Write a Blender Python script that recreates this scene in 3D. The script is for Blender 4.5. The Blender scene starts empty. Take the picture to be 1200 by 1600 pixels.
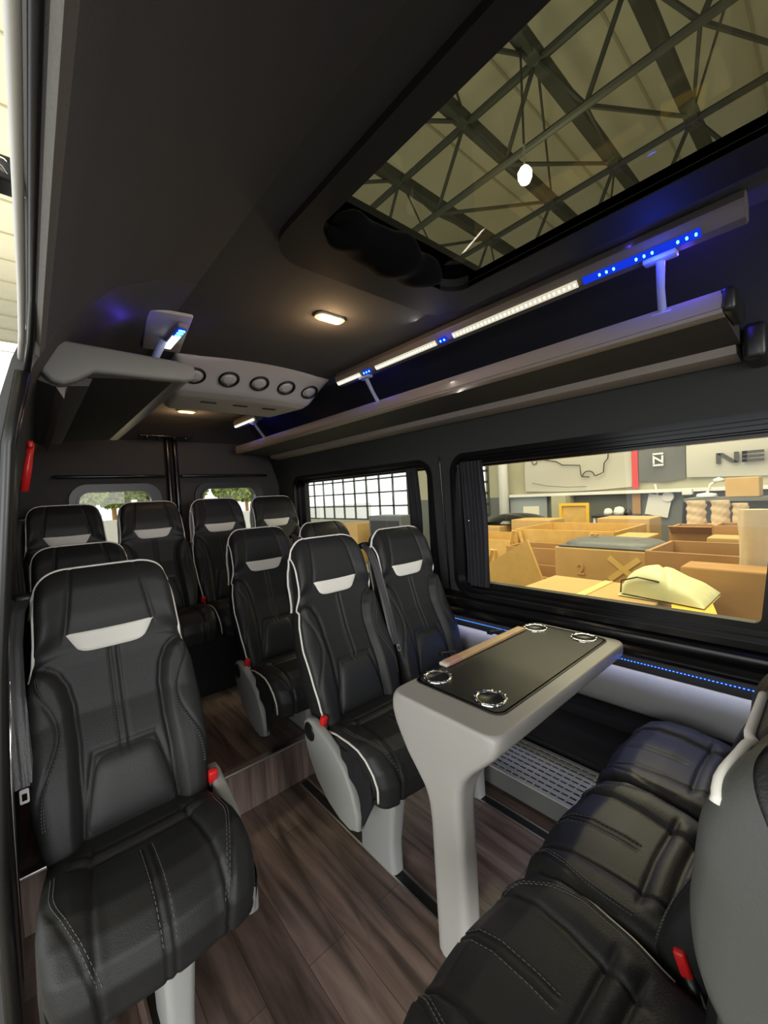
import bpy, bmesh, math, random
import numpy as np
from mathutils import Matrix, Vector
C = bpy.context.scene.collection
PI = math.pi
random.seed(4)

# ---------------------------------------------------------------- camera
CAM_H = 1.35
F_PX, YAW, PITCH, ROLL = 633.2, 41.2, -2.44, -3.02
def cam_axes():
    y, p, r = [math.radians(a) for a in (YAW, PITCH, ROLL)]
    f = Vector((math.sin(y) * math.cos(p), math.cos(y) * math.cos(p), math.sin(p)))
    rt = Vector((math.cos(y), -math.sin(y), 0)); up = rt.cross(f)
    return rt * math.cos(r) + up * math.sin(r), -rt * math.sin(r) + up * math.cos(r), f
rt_, up_, fw_ = cam_axes()
cd = bpy.data.cameras.new('camera'); cam = bpy.data.objects.new('camera', cd); C.objects.link(cam)
cd.sensor_fit = 'VERTICAL'; cd.sensor_height = 24; cd.lens = F_PX * 24 / 1600
cd.clip_start = 0.01; cd.clip_end = 200
M = Matrix((rt_, up_, -fw_)).transposed().to_4x4(); M.translation = (0, 0, CAM_H)
cam.matrix_world = M
bpy.context.scene.camera = cam

# ---------------------------------------------------------------- world, lights, exposure
sc = bpy.context.scene
sc.view_settings.view_transform = 'Standard'; sc.view_settings.look = 'None'
sc.view_settings.gamma = 1; sc.view_settings.use_curve_mapping = False
sc.view_settings.exposure = 0.0
w = bpy.data.worlds.new('sky'); sc.world = w; w.use_nodes = True
bg = w.node_tree.nodes['Background']; bg.inputs[0].default_value = (0.93, 0.97, 1.0, 1); bg.inputs[1].default_value = 2.2

def aim(o, target):
    d = Vector(target) - o.location
    o.rotation_euler = d.to_track_quat('-Z', 'Y').to_euler()
def area(name, loc, target, sx, sy, power, col):
    l = bpy.data.lights.new(name, 'AREA'); l.shape = 'RECTANGLE'; l.size = sx; l.size_y = sy; l.energy = power; l.color = col
    o = bpy.data.objects.new(name, l); C.objects.link(o); o.location = loc; aim(o, target); return o
def point(name, loc, power, col, r=0.03):
    l = bpy.data.lights.new(name, 'POINT'); l.energy = power; l.color = col; l.shadow_soft_size = r
    o = bpy.data.objects.new(name, l); C.objects.link(o); o.location = loc; return o
area('door_side_fill', (-5.0, -2.4, 1.6), (0.4, 0.9, 0.8), 4.0, 2.6, 150, (1.0, 0.96, 0.88))  # unseen panel added to stand in for daylight at the open door
area('front_fill', (0.6, -5.5, 1.8), (0.6, 1.0, 0.9), 2.6, 1.4, 85, (1.0, 0.97, 0.92))  # unseen panel added to light the seats from the front; no windscreen built
area('stores_fill', (4.7, 2.5, 5.35), (5.2, 2.3, 0), 4.4, 9.0, 720, (1.0, 0.90, 0.62))  # large overhead panel added to brighten the stores, not modelled lamps
area('roof_fill', (5.0, 3.5, 3.6), (5.0, 3.5, 8), 9.0, 10.0, 300, (1.0, 0.93, 0.70))  # unseen upward light added to brighten the hall roof
area('roof_fill_door_side', (-1.0, 8.5, 3.6), (-1.0, 8.5, 8), 6.0, 9.0, 420, (1.0, 0.95, 0.80))  # likewise added, for the roof part visible past the door

# ---------------------------------------------------------------- materials
def mat(name, col, rough=0.5, metal=0.0, spec=0.5, bump=0, bscale=200, emis=None, estr=0, sheen=0, var=0, vscale=3):
    m = bpy.data.materials.new(name); m.use_nodes = True; nt = m.node_tree; b = nt.nodes['Principled BSDF']
    b.inputs['Base Color'].default_value = (*col, 1); b.inputs['Roughness'].default_value = rough
    b.inputs['Metallic'].default_value = metal; b.inputs['Specular IOR Level'].default_value = spec
    if sheen: b.inputs['Sheen Weight'].default_value = sheen
    if emis: b.inputs['Emission Color'].default_value = (*emis, 1); b.inputs['Emission Strength'].default_value = estr
    tc = nt.nodes.new('ShaderNodeTexCoord')
    if var:
        n = nt.nodes.new('ShaderNodeTexNoise'); n.inputs['Scale'].default_value = vscale; n.inputs['Detail'].default_value = 4
        nt.links.new(tc.outputs['Object'], n.inputs['Vector'])
        r = nt.nodes.new('ShaderNodeMixRGB'); r.inputs[1].default_value = (*[c * (1 - var) for c in col], 1); r.inputs[2].default_value = (*[min(1, c * (1 + var)) for c in col], 1)
        nt.links.new(n.outputs['Fac'], r.inputs[0]); nt.links.new(r.outputs[0], b.inputs['Base Color'])
    if bump:
        n = nt.nodes.new('ShaderNodeTexNoise'); n.inputs['Scale'].default_value = bscale; n.inputs['Detail'].default_value = 3
        nt.links.new(tc.outputs['Object'], n.inputs['Vector'])
        bm_ = nt.nodes.new('ShaderNodeBump'); bm_.inputs['Strength'].default_value = bump; bm_.inputs['Distance'].default_value = 0.002
        nt.links.new(n.outputs['Fac'], bm_.inputs['Height']); nt.links.new(bm_.outputs[0], b.inputs['Normal'])
    return m
LEATHER = mat('black_leather', (0.019, 0.020, 0.020), 0.48, spec=.4, bump=0.35, bscale=350)
LEATHER2 = mat('black_leather_pad', (0.026, 0.028, 0.027), 0.45, spec=.4, bump=0.35, bscale=350)
CREAM = mat('cream_leather', (0.88, 0.86, 0.79), 0.5, bump=0.2)
PIPE = mat('cream_piping', (0.88, 0.86, 0.80), 0.5)
THREAD = mat('grey_thread', (0.11, 0.11, 0.105), 0.7)
SHELL = mat('grey_seat_shell', (0.060, 0.062, 0.060), 0.5, bump=0.1)
GPLAS = mat('light_grey_plastic', (0.36, 0.37, 0.36), 0.5, bump=0.15, bscale=500)
BPLAS = mat('black_plastic', (0.012, 0.012, 0.013), 0.35)
BGLOSS = mat('black_gloss_trim', (0.006, 0.006, 0.007), 0.22)
FABRIC = mat('black_fabric', (0.012, 0.012, 0.014), 0.95, bump=0.4, bscale=600)
SKIRT = mat('black_skirt_cloth', (0.010, 0.010, 0.014), 0.9)
RED = mat('red_plastic', (0.75, 0.02, 0.02), 0.35)
HEAD = mat('charcoal_headliner', (0.031, 0.031, 0.035), 0.95, bump=0.4, bscale=700, sheen=0.1)
WALLM = mat('charcoal_wall_trim', (0.030, 0.033, 0.034), 0.75, bump=0.3, bscale=600)
PILLARM = mat('grey_pillar_trim', (0.075, 0.075, 0.075), 0.6, bump=0.2, bscale=500)
RACKG = mat('grey_rack_edge', (0.27, 0.235, 0.22), 0.5, bump=0.15, bscale=500)
RACKP = mat('dark_rack_panel', (0.030, 0.030, 0.032), 0.8, bump=0.3, bscale=600)
ACG = mat('light_grey_duct_plastic', (0.58, 0.57, 0.60), 0.5)
TABLE = mat('grey_table_shell', (0.45, 0.435, 0.41), 0.40, bump=0.1, bscale=500)
INLAY = mat('black_table_inlay', (0.020, 0.020, 0.020), 0.38, bump=0.15, bscale=800)
CHROME = mat('chrome', (0.85, 0.85, 0.85), 0.12, metal=1)
ALU = mat('brushed_aluminium', (0.62, 0.60, 0.58), 0.35, metal=1)
SILVER = mat('silver_wall_panel', (0.36, 0.36, 0.36), 0.5, bump=0.1)
WOODST = mat('pale_wood', (0.66, 0.44, 0.24), 0.55, var=0.35, vscale=14)
PINK = mat('pinkish_wood', (0.62, 0.36, 0.28), 0.55, var=0.2, vscale=30)
CREAMP = mat('cream_plastic', (0.80, 0.74, 0.62), 0.5)
CURTAIN = mat('dark_grey_curtain', (0.022, 0.022, 0.028), 0.95, bump=0.5, bscale=500)
CARD = mat('cardboard', (0.42, 0.23, 0.085), 0.85, var=0.12, vscale=5)
CARD2 = mat('pale_cardboard', (0.53, 0.34, 0.135), 0.85, var=0.12, vscale=5)
PLY = mat('plywood', (0.62, 0.38, 0.11), 0.7, var=0.18, vscale=7)
PAPER = mat('wrapping_paper', (0.62, 0.48, 0.30), 0.8, var=0.15, vscale=9, bump=1.0, bscale=25)
YELL = mat('yellow_board', (0.80, 0.50, 0.05), 0.6)
TAPE = mat('packing_tape', (0.75, 0.55, 0.20), 0.4)
CREAMY = mat('pale_green_cream_vinyl', (0.72, 0.70, 0.38), 0.5, bump=0.3, bscale=60)
BODYG = mat('grey_body_plastic', (0.10, 0.11, 0.12), 0.45)
HALLW = mat('cream_hall_wall', (0.42, 0.40, 0.28), 0.9, var=0.08, vscale=1.5)
HALLG = mat('grey_hall_wall', (0.15, 0.16, 0.15), 0.9, var=0.12, vscale=2)
ROOFM = mat('cream_hall_roof', (0.66, 0.63, 0.48), 0.9, var=0.08, vscale=2)
TRUSSM = mat('dark_green_grey_steel', (0.055, 0.06, 0.05), 0.6)
CONC = mat('concrete_floor', (0.34, 0.32, 0.28), 0.9, var=0.15, vscale=2)
BANW = mat('white_banner_cloth', (0.50, 0.48, 0.41), 0.85)
BANG = mat('grey_banner_cloth', (0.13, 0.13, 0.12), 0.85)
BANR = mat('red_banner_cloth', (0.60, 0.05, 0.05), 0.85)
LINE = mat('dark_print', (0.06, 0.055, 0.05), 0.8)
WPAINT = mat('white_paint', (0.75, 0.74, 0.70), 0.6)
LEAF = mat('leaves', (0.38, 0.46, 0.11), 0.8, var=0.5, vscale=5)
def emit(name, col, s):
    m = bpy.data.materials.new(name); m.use_nodes = True; nt = m.node_tree; nt.nodes.remove(nt.nodes['Principled BSDF'])
    e = nt.nodes.new('ShaderNodeEmission'); e.inputs[0].default_value = (*col, 1); e.inputs[1].default_value = s
    nt.links.new(e.outputs[0], nt.nodes['Material Output'].inputs[0]); return m
E_WHITE = emit('white_led', (1.0, 0.95, 0.78), 10.0)
E_WBASE = emit('white_led_band', (1.0, 0.92, 0.66), 0.75)
E_BLUE = emit('blue_led', (0.10, 0.75, 1.0), 6.0)
E_BBASE = emit('blue_led_band', (0.01, 0.05, 1.0), 0.75)
E_BSTRIP = emit('blue_led_line', (0.10, 0.35, 1.0), 2.2)
E_WARM = emit('warm_lamp_lens', (1.0, 0.62, 0.25), 7.0)
E_HALL = emit('hall_lamp_globe', (1.0, 0.93, 0.62), 30.0)

def wood_floor():
    m = bpy.data.materials.new('dark_oak_planks'); m.use_nodes = True; nt = m.node_tree; b = nt.nodes['Principled BSDF']
    tc = nt.nodes.new('ShaderNodeTexCoord'); mp = nt.nodes.new('ShaderNodeMapping'); mp.inputs['Rotation'].default_value = (0, 0, PI / 2)
    nt.links.new(tc.outputs['Object'], mp.inputs[0])
    br = nt.nodes.new('ShaderNodeTexBrick'); br.inputs['Scale'].default_value = 1; br.inputs['Brick Width'].default_value = 0.75; br.inputs['Row Height'].default_value = 0.13
    br.inputs['Mortar Size'].default_value = 0.0008; br.inputs['Color1'].default_value = (0.140, 0.100, 0.085, 1); br.inputs['Color2'].default_value = (0.26, 0.195, 0.170, 1)
    br.inputs['Mortar'].default_value = (0.02, 0.012, 0.01, 1); br.offset = 0.37
    nt.links.new(mp.outputs[0], br.inputs['Vector'])
    mp2 = nt.nodes.new('ShaderNodeMapping'); mp2.inputs['Scale'].default_value = (16, 1.6, 1); nt.links.new(tc.outputs['Object'], mp2.inputs[0])
    n = nt.nodes.new('ShaderNodeTexNoise'); n.inputs['Scale'].default_value = 1.6; n.inputs['Detail'].default_value = 8; n.inputs['Distortion'].default_value = 0.6
    nt.links.new(mp2.outputs[0], n.inputs['Vector'])
    cr = nt.nodes.new('ShaderNodeValToRGB'); cr.color_ramp.elements[0].position = 0.32; cr.color_ramp.elements[0].color = (0.35, 0.33, 0.33, 1)
    cr.color_ramp.elements[1].position = 0.68; cr.color_ramp.elements[1].color = (1.35, 1.3, 1.28, 1); nt.links.new(n.outputs['Fac'], cr.inputs[0])
    mx = nt.nodes.new('ShaderNodeMixRGB'); mx.blend_type = 'MULTIPLY'; mx.inputs[0].default_value = 1
    nt.links.new(br.outputs['Color'], mx.inputs[1]); nt.links.new(cr.outputs[0], mx.inputs[2]); nt.links.new(mx.outputs[0], b.inputs['Base Color'])
    b.inputs['Roughness'].default_value = 0.42
    return m
WOOD = wood_floor()

def thin_glass(name, tint, refl=0.06, dots=False):
    m = bpy.data.materials.new(name); m.use_nodes = True; nt = m.node_tree; nt.nodes.remove(nt.nodes['Principled BSDF'])
    t = nt.nodes.new('ShaderNodeBsdfTransparent'); t.inputs[0].default_value = (*tint, 1)
    g = nt.nodes.new('ShaderNodeBsdfGlossy'); g.inputs['Roughness'].default_value = 0.02; g.inputs[0].default_value = (0.9, 0.9, 0.9, 1)
    mx = nt.nodes.new('ShaderNodeMixShader'); lw = nt.nodes.new('ShaderNodeLayerWeight'); lw.inputs[0].default_value = 0.5
    pw = nt.nodes.new('ShaderNodeMath'); pw.operation = 'POWER'; pw.inputs[1].default_value = 5; nt.links.new(lw.outputs['Facing'], pw.inputs[0])
    ma = nt.nodes.new('ShaderNodeMath'); ma.operation = 'MULTIPLY_ADD'; ma.inputs[1].default_value = .8; ma.inputs[2].default_value = refl; nt.links.new(pw.outputs[0], ma.inputs[0])
    nt.links.new(ma.outputs[0], mx.inputs[0]); nt.links.new(t.outputs[0], mx.inputs[1]); nt.links.new(g.outputs[0], mx.inputs[2])
    nt.links.new(mx.outputs[0], nt.nodes['Material Output'].inputs[0]); return m
GLASS = thin_glass('window_glass', (0.92, 0.93, 0.86), 0.03)
TINTED = thin_glass('tinted_roof_glass', (0.185, 0.19, 0.155), 0.02)

# ---------------------------------------------------------------- mesh helpers
def new_mesh(name, verts, faces, m, smooth=False):
    me = bpy.data.meshes.new(name); me.from_pydata([tuple(v) for v in verts], [], faces); me.update()
    bm = bmesh.new(); bm.from_mesh(me); bmesh.ops.recalc_face_normals(bm, faces=bm.faces); bm.to_mesh(me); bm.free()
    me.materials.append(m)
    if smooth:
        for p in me.polygons: p.use_smooth = True
    return me
def link(name, me, parent=None, loc=(0, 0, 0), rot=(0, 0, 0)):
    o = bpy.data.objects.new(name, me); C.objects.link(o); o.location = loc; o.rotation_euler = rot
    if parent: o.parent = parent
    return o
def tag(o, label=None, cat=None, group=None, kind=None):
    if label: o['label'] = label
    if cat: o['category'] = cat
    if group: o['group'] = group
    if kind: o['kind'] = kind
    return o
def thing(name, label, cat, loc=(0, 0, 0), rotz=0, group=None):
    o = link(name, None, None, loc, (0, 0, rotz)); return tag(o, label, cat, group)
class MB:
    """collects shapes into one mesh"""
    def __init__(s): s.v = []; s.f = []
    def add(s, v, f):
        n = len(s.v); s.v += [tuple(p) for p in v]; s.f += [tuple(i + n for i in q) for q in f]; return s
    def box(s, c, d, R=None):
        x, y, z = [k / 2 for k in d]
        v = [Vector((a * x, b * y, e * z)) for a in (-1, 1) for b in (-1, 1) for e in (-1, 1)]
        if R: v = [R @ p for p in v]
        v = [p + Vector(c) for p in v]
        return s.add(v, [(0, 1, 3, 2), (4, 6, 7, 5), (0, 4, 5, 1), (2, 3, 7, 6), (0, 2, 6, 4), (1, 5, 7, 3)])
    def rbox(s, c, d, r=0.01, seg=2, R=None):
        bm = bmesh.new(); bmesh.ops.create_cube(bm, size=1)
        for v in bm.verts: v.co = Vector((v.co.x * d[0], v.co.y * d[1], v.co.z * d[2]))
        bmesh.ops.bevel(bm, geom=bm.edges[:], offset=min(r, min(d) * 0.49), segments=seg, profile=0.5, affect='EDGES')
        if R: bmesh.ops.rotate(bm, verts=bm.verts, cent=(0, 0, 0), matrix=R)
        bmesh.ops.translate(bm, verts=bm.verts, vec=c)
        bm.verts.index_update()
        s.add([v.co.copy() for v in bm.verts], [[v.index for v in f.verts] for f in bm.faces]); bm.free(); return s
    def tube(s, pts, r, n=8, cap=True):
        pts = [Vector(p) for p in pts]; rs = r if hasattr(r, '__len__') else [r] * len(pts)
        rings = []; prev = None
        for i, p in enumerate(pts):
            t = (pts[min(i + 1, len(pts) - 1)] - pts[max(i - 1, 0)]).normalized()
            if prev is None:
                a = Vector((0, 0, 1)) if abs(t.z) < 0.9 else Vector((1, 0, 0)); u = t.cross(a).normalized()
            else:
                u = (prev - t * prev.dot(t)); u = u.normalized() if u.length > 1e-6 else t.orthogonal().normalized()
            prev = u; w_ = t.cross(u)
            rings.append([p + (u * math.cos(2 * PI * k / n) + w_ * math.sin(2 * PI * k / n)) * rs[i] for k in range(n)])
        v = [q for R_ in rings for q in R_]; f = []
        for i in range(len(pts) - 1):
            for k in range(n): f.append((i * n + k, i * n + (k + 1) % n, (i + 1) * n + (k + 1) % n, (i + 1) * n + k))
        if cap: f.append(tuple(range(n))[::-1]); f.append(tuple((len(pts) - 1) * n + k for k in range(n)))
        return s.add(v, f)
    def extrude(s, poly, axis, a, b):
        """poly of 2-D points, extruded along axis from a to b"""
        def P(p, t):
            return {'x': (t, p[0], p[1]), 'y': (p[0], t, p[1]), 'z': (p[0], p[1], t)}[axis]
        n = len(poly); v = [P(p, a) for p in poly] + [P(p, b) for p in poly]
        f = [tuple(range(n)), tuple(range(2 * n - 1, n - 1, -1))] + [(i, (i + 1) % n, n + (i + 1) % n, n + i) for i in range(n)]
        return s.add(v, f)
    def grid(s, fn, us, vs):
        n = len(us); v = [fn(a, b) for b in vs for a in us]
        f = [(j * n + i, j * n + i + 1, (j + 1) * n + i + 1, (j + 1) * n + i) for j in range(len(vs) - 1) for i in range(n - 1)]
        return s.add(v, f)
    def lathe(s, prof, c=(0, 0, 0), n=24, R=None):
        v = []; f = []; m_ = len(prof)
        for k in range(n):
            a = 2 * PI * k / n
            for r_, z in prof:
                p = Vector((r_ * math.cos(a), r_ * math.sin(a), z))
                if R: p = R @ p
                v.append(p + Vector(c))
        for k in range(n):
            for j in range(m_ - 1): f.append((k * m_ + j, ((k + 1) % n) * m_ + j, ((k + 1) % n) * m_ + j + 1, k * m_ + j + 1))
        return s.add(v, f)
    def ring(s, outer, inner, axis, a, b):
        """frame between two loops of equal count"""
        def P(p, t):
            return {'x': (t, p[0], p[1]), 'y': (p[0], t, p[1]), 'z': (p[0], p[1], t)}[axis]
        n = len(outer)
        v = [P(p, a) for p in outer] + [P(p, a) for p in inner] + [P(p, b) for p in outer] + [P(p, b) for p in inner]; f = []
        for i in range(n):
            j = (i + 1) % n
            f += [(i, j, n + j, n + i), (2 * n + i, 3 * n + i, 3 * n + j, 2 * n + j), (i, 2 * n + i, 2 * n + j, j), (n + i, n + j, 3 * n + j, 3 * n + i)]
        return s.add(v, f)
    def mesh(s, name, m, smooth=False): return new_mesh(name, s.v, s.f, m, smooth)
    def build(s, name, m, parent=None, smooth=False, loc=(0, 0, 0), rot=(0, 0, 0)):
        o = link(name, s.mesh(name, m, smooth), parent, loc, rot)
        if smooth == 'auto': pass
        return o
def autosmooth(o, ang=40):
    me = o.data
    for p in me.polygons: p.use_smooth = True
    bm = bmesh.new(); bm.from_mesh(me)
    for e in bm.edges:
        if len(e.link_faces) == 2 and e.calc_face_angle(0) > math.radians(ang): e.smooth = False
    bm.to_mesh(me); bm.free(); return o
def rrect(x0, x1, y0, y1, r, n=6):
    pts = []
    for cx, cy, a0 in ((x1 - r, y1 - r, 0), (x0 + r, y1 - r, 90), (x0 + r, y0 + r, 180), (x1 - r, y0 + r, 270)):
        for k in range(n + 1):
            a = math.radians(a0 + 90 * k / n); pts.append((cx + r * math.cos(a), cy + r * math.sin(a)))
    return pts
def cut(o, cutters):
    for mb in cutters:
        me = mb.mesh('cutter', HEAD); c = link('cutter', me)
        md = o.modifiers.new('cut', 'BOOLEAN'); md.operation = 'DIFFERENCE'; md.object = c; md.solver = 'EXACT'
        dg = bpy.context.evaluated_depsgraph_get(); dg.update()
        nm = bpy.data.meshes.new_from_object(o.evaluated_get(dg)); o.modifiers.clear(); o.data = nm
        bpy.data.objects.remove(c)
    return o
def structure(o): o['kind'] = 'structure'; return o

# ================================================================ THE VAN SHELL
YF, YR = -1.3, 3.42
fl = MB().box((0.85, (YF + 1.75) / 2, -0.02), (2.0, 1.75 - YF, 0.04)); structure(fl.build('floor', WOOD))
pf = MB().box((0.85, (1.73 + YR) / 2, 0.10), (2.0, YR - 1.73, 0.20)); structure(pf.build('floor_platform', WOOD))
se = MB().rbox((0.85, 1.735, 0.197), (1.98, 0.035, 0.012), 0.003); structure(se.build('trim_1', ALU))
rb_ = MB().rbox((0.85, 2.98, 0.40), (1.9, 0.90, 0.42), 0.02); structure(rb_.build('trim_2', FABRIC))

profR = [(1.79, 0), (1.79, 0.62), (1.77, 0.82), (1.755, 1.0), (1.73, 1.5), (1.67, 1.68), (1.61, 1.79), (1.50, 1.90), (1.40, 1.95), (1.30, 1.97)]
def shell(prof, off):
    return prof + [(x + off[0], z + off[1]) for x, z in prof[::-1]]
pr = profR + [(1.30, 2.03), (1.46, 2.03), (1.60, 1.95), (1.72, 1.80), (1.82, 1.5), (1.84, 1.0), (1.86, 0)]
wr = MB().extrude(pr, 'y', YF, YR).build('wall_right', WALLM)
W1 = (0.03, 1.395, 0.80, 1.535); W2 = (1.56, 3.12, 0.72, 1.53)
cut(wr, [MB().extrude(rrect(*W1, 0.09), 'x', 1.4, 2.2), MB().extrude(rrect(*W2, 0.09), 'x', 1.4, 2.2)])
structure(autosmooth(wr, 35))
profL = [(-0.10, 0), (-0.10, 0.6), (-0.075, 1.0), (-0.03, 1.5), (0.03, 1.68), (0.09, 1.79), (0.20, 1.90), (0.30, 1.95), (0.40, 1.97)]
pl = profL + [(0.40, 2.03), (0.24, 2.03), (0.10, 1.95), (0.04, 1.80), (-0.005, 1.69), (-0.06, 1.5), (-0.105, 1.0), (-0.13, 0)]
wl = MB().extrude(pl, 'y', 1.20, YR).build('wall_left', PILLARM); structure(autosmooth(wl, 35))
hd = MB().extrude([(0.030, 1.708), (0.042, 1.70), (0.060, 1.74), (0.09, 1.79), (0.20, 1.90), (0.30, 1.95), (0.40, 1.97), (0.40, 2.03), (0.24, 2.03), (0.07, 1.93), (.02, 1.80)], 'y', YF, 1.20).build('wall_left_header', HEAD); structure(autosmooth(hd, 35))
sl_ = MB().tube([(0.030, YF, 1.712), (0.030, 0.9, 1.712), (0.027, 1.10, 1.700), (0.018, 1.19, 1.66)], 0.0065, 10).build('trim_3', mat('door_rubber_seal', (0.01, 0.01, 0.012), 0.35)); sl_.data.polygons.foreach_set('use_smooth', [True] * len(sl_.data.polygons)); structure(sl_)
sl2 = MB().tube([(0.016, YF, 1.718), (0.016, 0.9, 1.718), (0.014, 1.10, 1.712), (0.010, 1.19, 1.69)], 0.0055, 10).build('trim_4', mat('white_door_lip', (0.7, 0.7, 0.68), 0.4), None, True); structure(sl2)
gt = MB().extrude([(0.034, 1.706), (0.042, 1.697), (0.054, 1.724), (0.05, 1.73)], 'y', YF, 1.19).build('trim_5', mat('grey_door_felt', (0.16, 0.155, 0.145), 0.8, bump=0.6, bscale=150)); structure(gt)
structure(MB().tube([(-0.10, 1.19, 0), (-0.095, 1.19, 0.6), (-0.07, 1.19, 1.0), (-0.022, 1.19, 1.5), (0.012, 1.19, 1.66)], 0.014, 8).build('trim_7', mat('pillar_rubber', (0.012, 0.012, 0.012), 0.3), None, True))
structure(MB().tube([(-0.078, 1.225, 0.3), (-0.07, 1.225, 0.75), (-0.058, 1.225, 0.98)], 0.004, 6).build('trim_8', CHROME, None, True))

# ceiling with the roof light opening
ce = MB().box((0.85, (YF + 3.10) / 2, 1.98), (0.98, 3.10 - YF, 0.02)).build('ceiling', HEAD)
SK = (0.53, 1.03, -1.1, 0.80)
cut(ce, [MB().extrude(rrect(SK[0], SK[1], SK[2], SK[3], 0.05), 'z', 1.8, 2.2)]); structure(ce)
cr_ = MB().extrude([(3.10, 1.97), (3.25, 1.94), (3.36, 1.88), (3.42, 1.84), (3.42, 2.03), (3.10, 2.03)], 'x', 0.12, 1.60).build('ceiling_rear', HEAD); structure(autosmooth(cr_, 35))
skf = MB(); skf.ring(rrect(0.475, 1.135, -1.2, 0.935, 0.10, 8), rrect(SK[0], SK[1], SK[2], SK[3], 0.06, 8), 'z', 1.952, 1.968)
skf.ring(rrect(SK[0] - 0.02, SK[1] + 0.02, SK[2], SK[3] + 0.02, 0.06, 8), rrect(SK[0], SK[1], SK[2], SK[3], 0.06, 8), 'z', 1.955, 1.99)
structure(autosmooth(skf.build('trim_9', mat('black_rooflight_frame', (0.008, 0.008, 0.010), 0.75)), 35))
structure(MB().add([(.45, -1.3, 1.992), (1.12, -1.3, 1.992), (1.12, .9, 1.992), (.45, .9, 1.992)], [(0, 1, 2, 3)]).build('window_3', TINTED))
# outer roof skin round the roof light
rs = MB().box((0.85, 2.1, 2.06), (1.25, 2 * (YR - 2.1), 0.02)).build('ceiling_outer_skin', BPLAS)
structure(rs)

# rear doors
wb = MB().box((0.85, YR + 0.02, 1.0), (1.9, 0.05, 2.0)).build('wall_rear', mat('rear_door_trim', (0.055, 0.053, 0.052), 0.8, bump=.3, bscale=600))
RW = [(0.255, 0.69, 1.08, 1.475), (1.045, 1.49, 1.08, 1.475)]
cut(wb, [MB().extrude(rrect(*r_, 0.07), 'y', 3.2, 3.7) for r_ in RW]); structure(wb)
for i, r_ in enumerate(RW):
    fr = MB().ring(rrect(r_[0] - 0.05, r_[1] + 0.07, r_[2] - 0.05, r_[3] + 0.05, 0.11, 8), rrect(*r_, 0.07, 8), 'y', 3.385, 3.41)
    fr.ring(rrect(r_[0] - 0.01, r_[1] + 0.01, r_[2] - 0.01, r_[3] + 0.01, 0.08, 8), rrect(r_[0] + .004, r_[1] - .004, r_[2] + .004, r_[3] - .004, 0.07, 8), 'y', 3.37, 3.42)
    o = structure(autosmooth(fr.build('window_%d' % (4 + i), BPLAS), 35))
    MB().add([(r_[0] - .005, 3.44, r_[2] - .005), (r_[1] + .005, 3.44, r_[2] - .005), (r_[1] + .005, 3.44, r_[3] + .005), (r_[0] - .005, 3.44, r_[3] + .005)], [(0, 1, 2, 3)]).build('window_glass', GLASS, o)
structure(MB().rbox((0.82, 3.385, 1.2), (0.035, 0.05, 1.32), 0.012, 3).build('trim_10', BGLOSS, None, True))
structure(MB().rbox((0.872, 3.388, 1.2), (0.035, 0.045, 1.32), 0.012, 3).build('trim_11', BGLOSS, None, True))
for k, (a, b) in enumerate(((0.13, 0.79), (0.90, 1.60))):
    structure(MB().rbox(((a + b) / 2, 3.38, 1.575), (b - a, 0.045, 0.02), 0.008, 3).build('trim_%d' % (12 + k), BGLOSS, None, True))
# right-hand windows
def lean(loop, k):
    zm = max(p[1] for p in loop); ym = sum(p[0] for p in loop) / len(loop)
    return [(y + (k * (zm - z) if y < ym else 0), z) for y, z in loop]
def side_window(name, W, G, xg=1.80, k=0):
    y0, y1, z0, z1 = W; g0, g1, h0, h1 = G
    m = MB()
    m.ring(rrect(y0 - .012, y1 + .012, z0 - .012, z1 + .012, .10, 8), rrect(y0 + .012, y1 - .012, z0 + .012, z1 - .012, .085, 8), 'x', 1.715, 1.775)
    o = structure(autosmooth(m.build(name, BGLOSS), 35))
    m = MB()
    m.ring(rrect(y0 + .01, y1 - .01, z0 + .01, z1 - .01, .08, 8), rrect(y0 + .04, y1 - .04, z0 + .03, z1 - .025, .06, 8), 'x', 1.745, 1.80)
    m.ring(rrect(y0 + .03, y1 - .03, z0 + .025, z1 - .02, .06, 8), lean(rrect(g0, g1, h0, h1, .02, 8), k), 'x', 1.775, 1.815)
    autosmooth(m.build('window_frame', BGLOSS, o), 35)
    MB().rbox((1.795, (y0 + y1) / 2, h0 - 0.012), (0.03, y1 - y0 - 0.1, 0.010), 0.003).build('frame_rail', BGLOSS, o)
    MB().rbox((1.775, (y0 + y1) / 2, h1 + 0.018), (0.03, y1 - y0 - 0.1, 0.012), 0.004).build('frame_rail', BGLOSS, o)
    MB().add([(xg + .005, g0 - .005, h0 - .005), (xg + .005, g1 + .005, h0 - .005), (xg + .005, g1 + .005, h1 + .005), (xg + .005, g0 - .005, h1 + .005)], [(0, 1, 2, 3)]).build('window_glass', GLASS, o)
    return o
side_window('window_1', W1, (0.130, 1.36, 0.862, 1.470), k=.09)
side_window('window_2', W2, (1.60, 3.03, 0.745, 1.482))
structure(MB().tube([(1.716, 1.478, 1.60), (1.722, 1.478, 1.5), (1.748, 1.478, 1.0), (1.762, 1.478, 0.75)], 0.005, 6).build('trim_16', BGLOSS, None, True))

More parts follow.
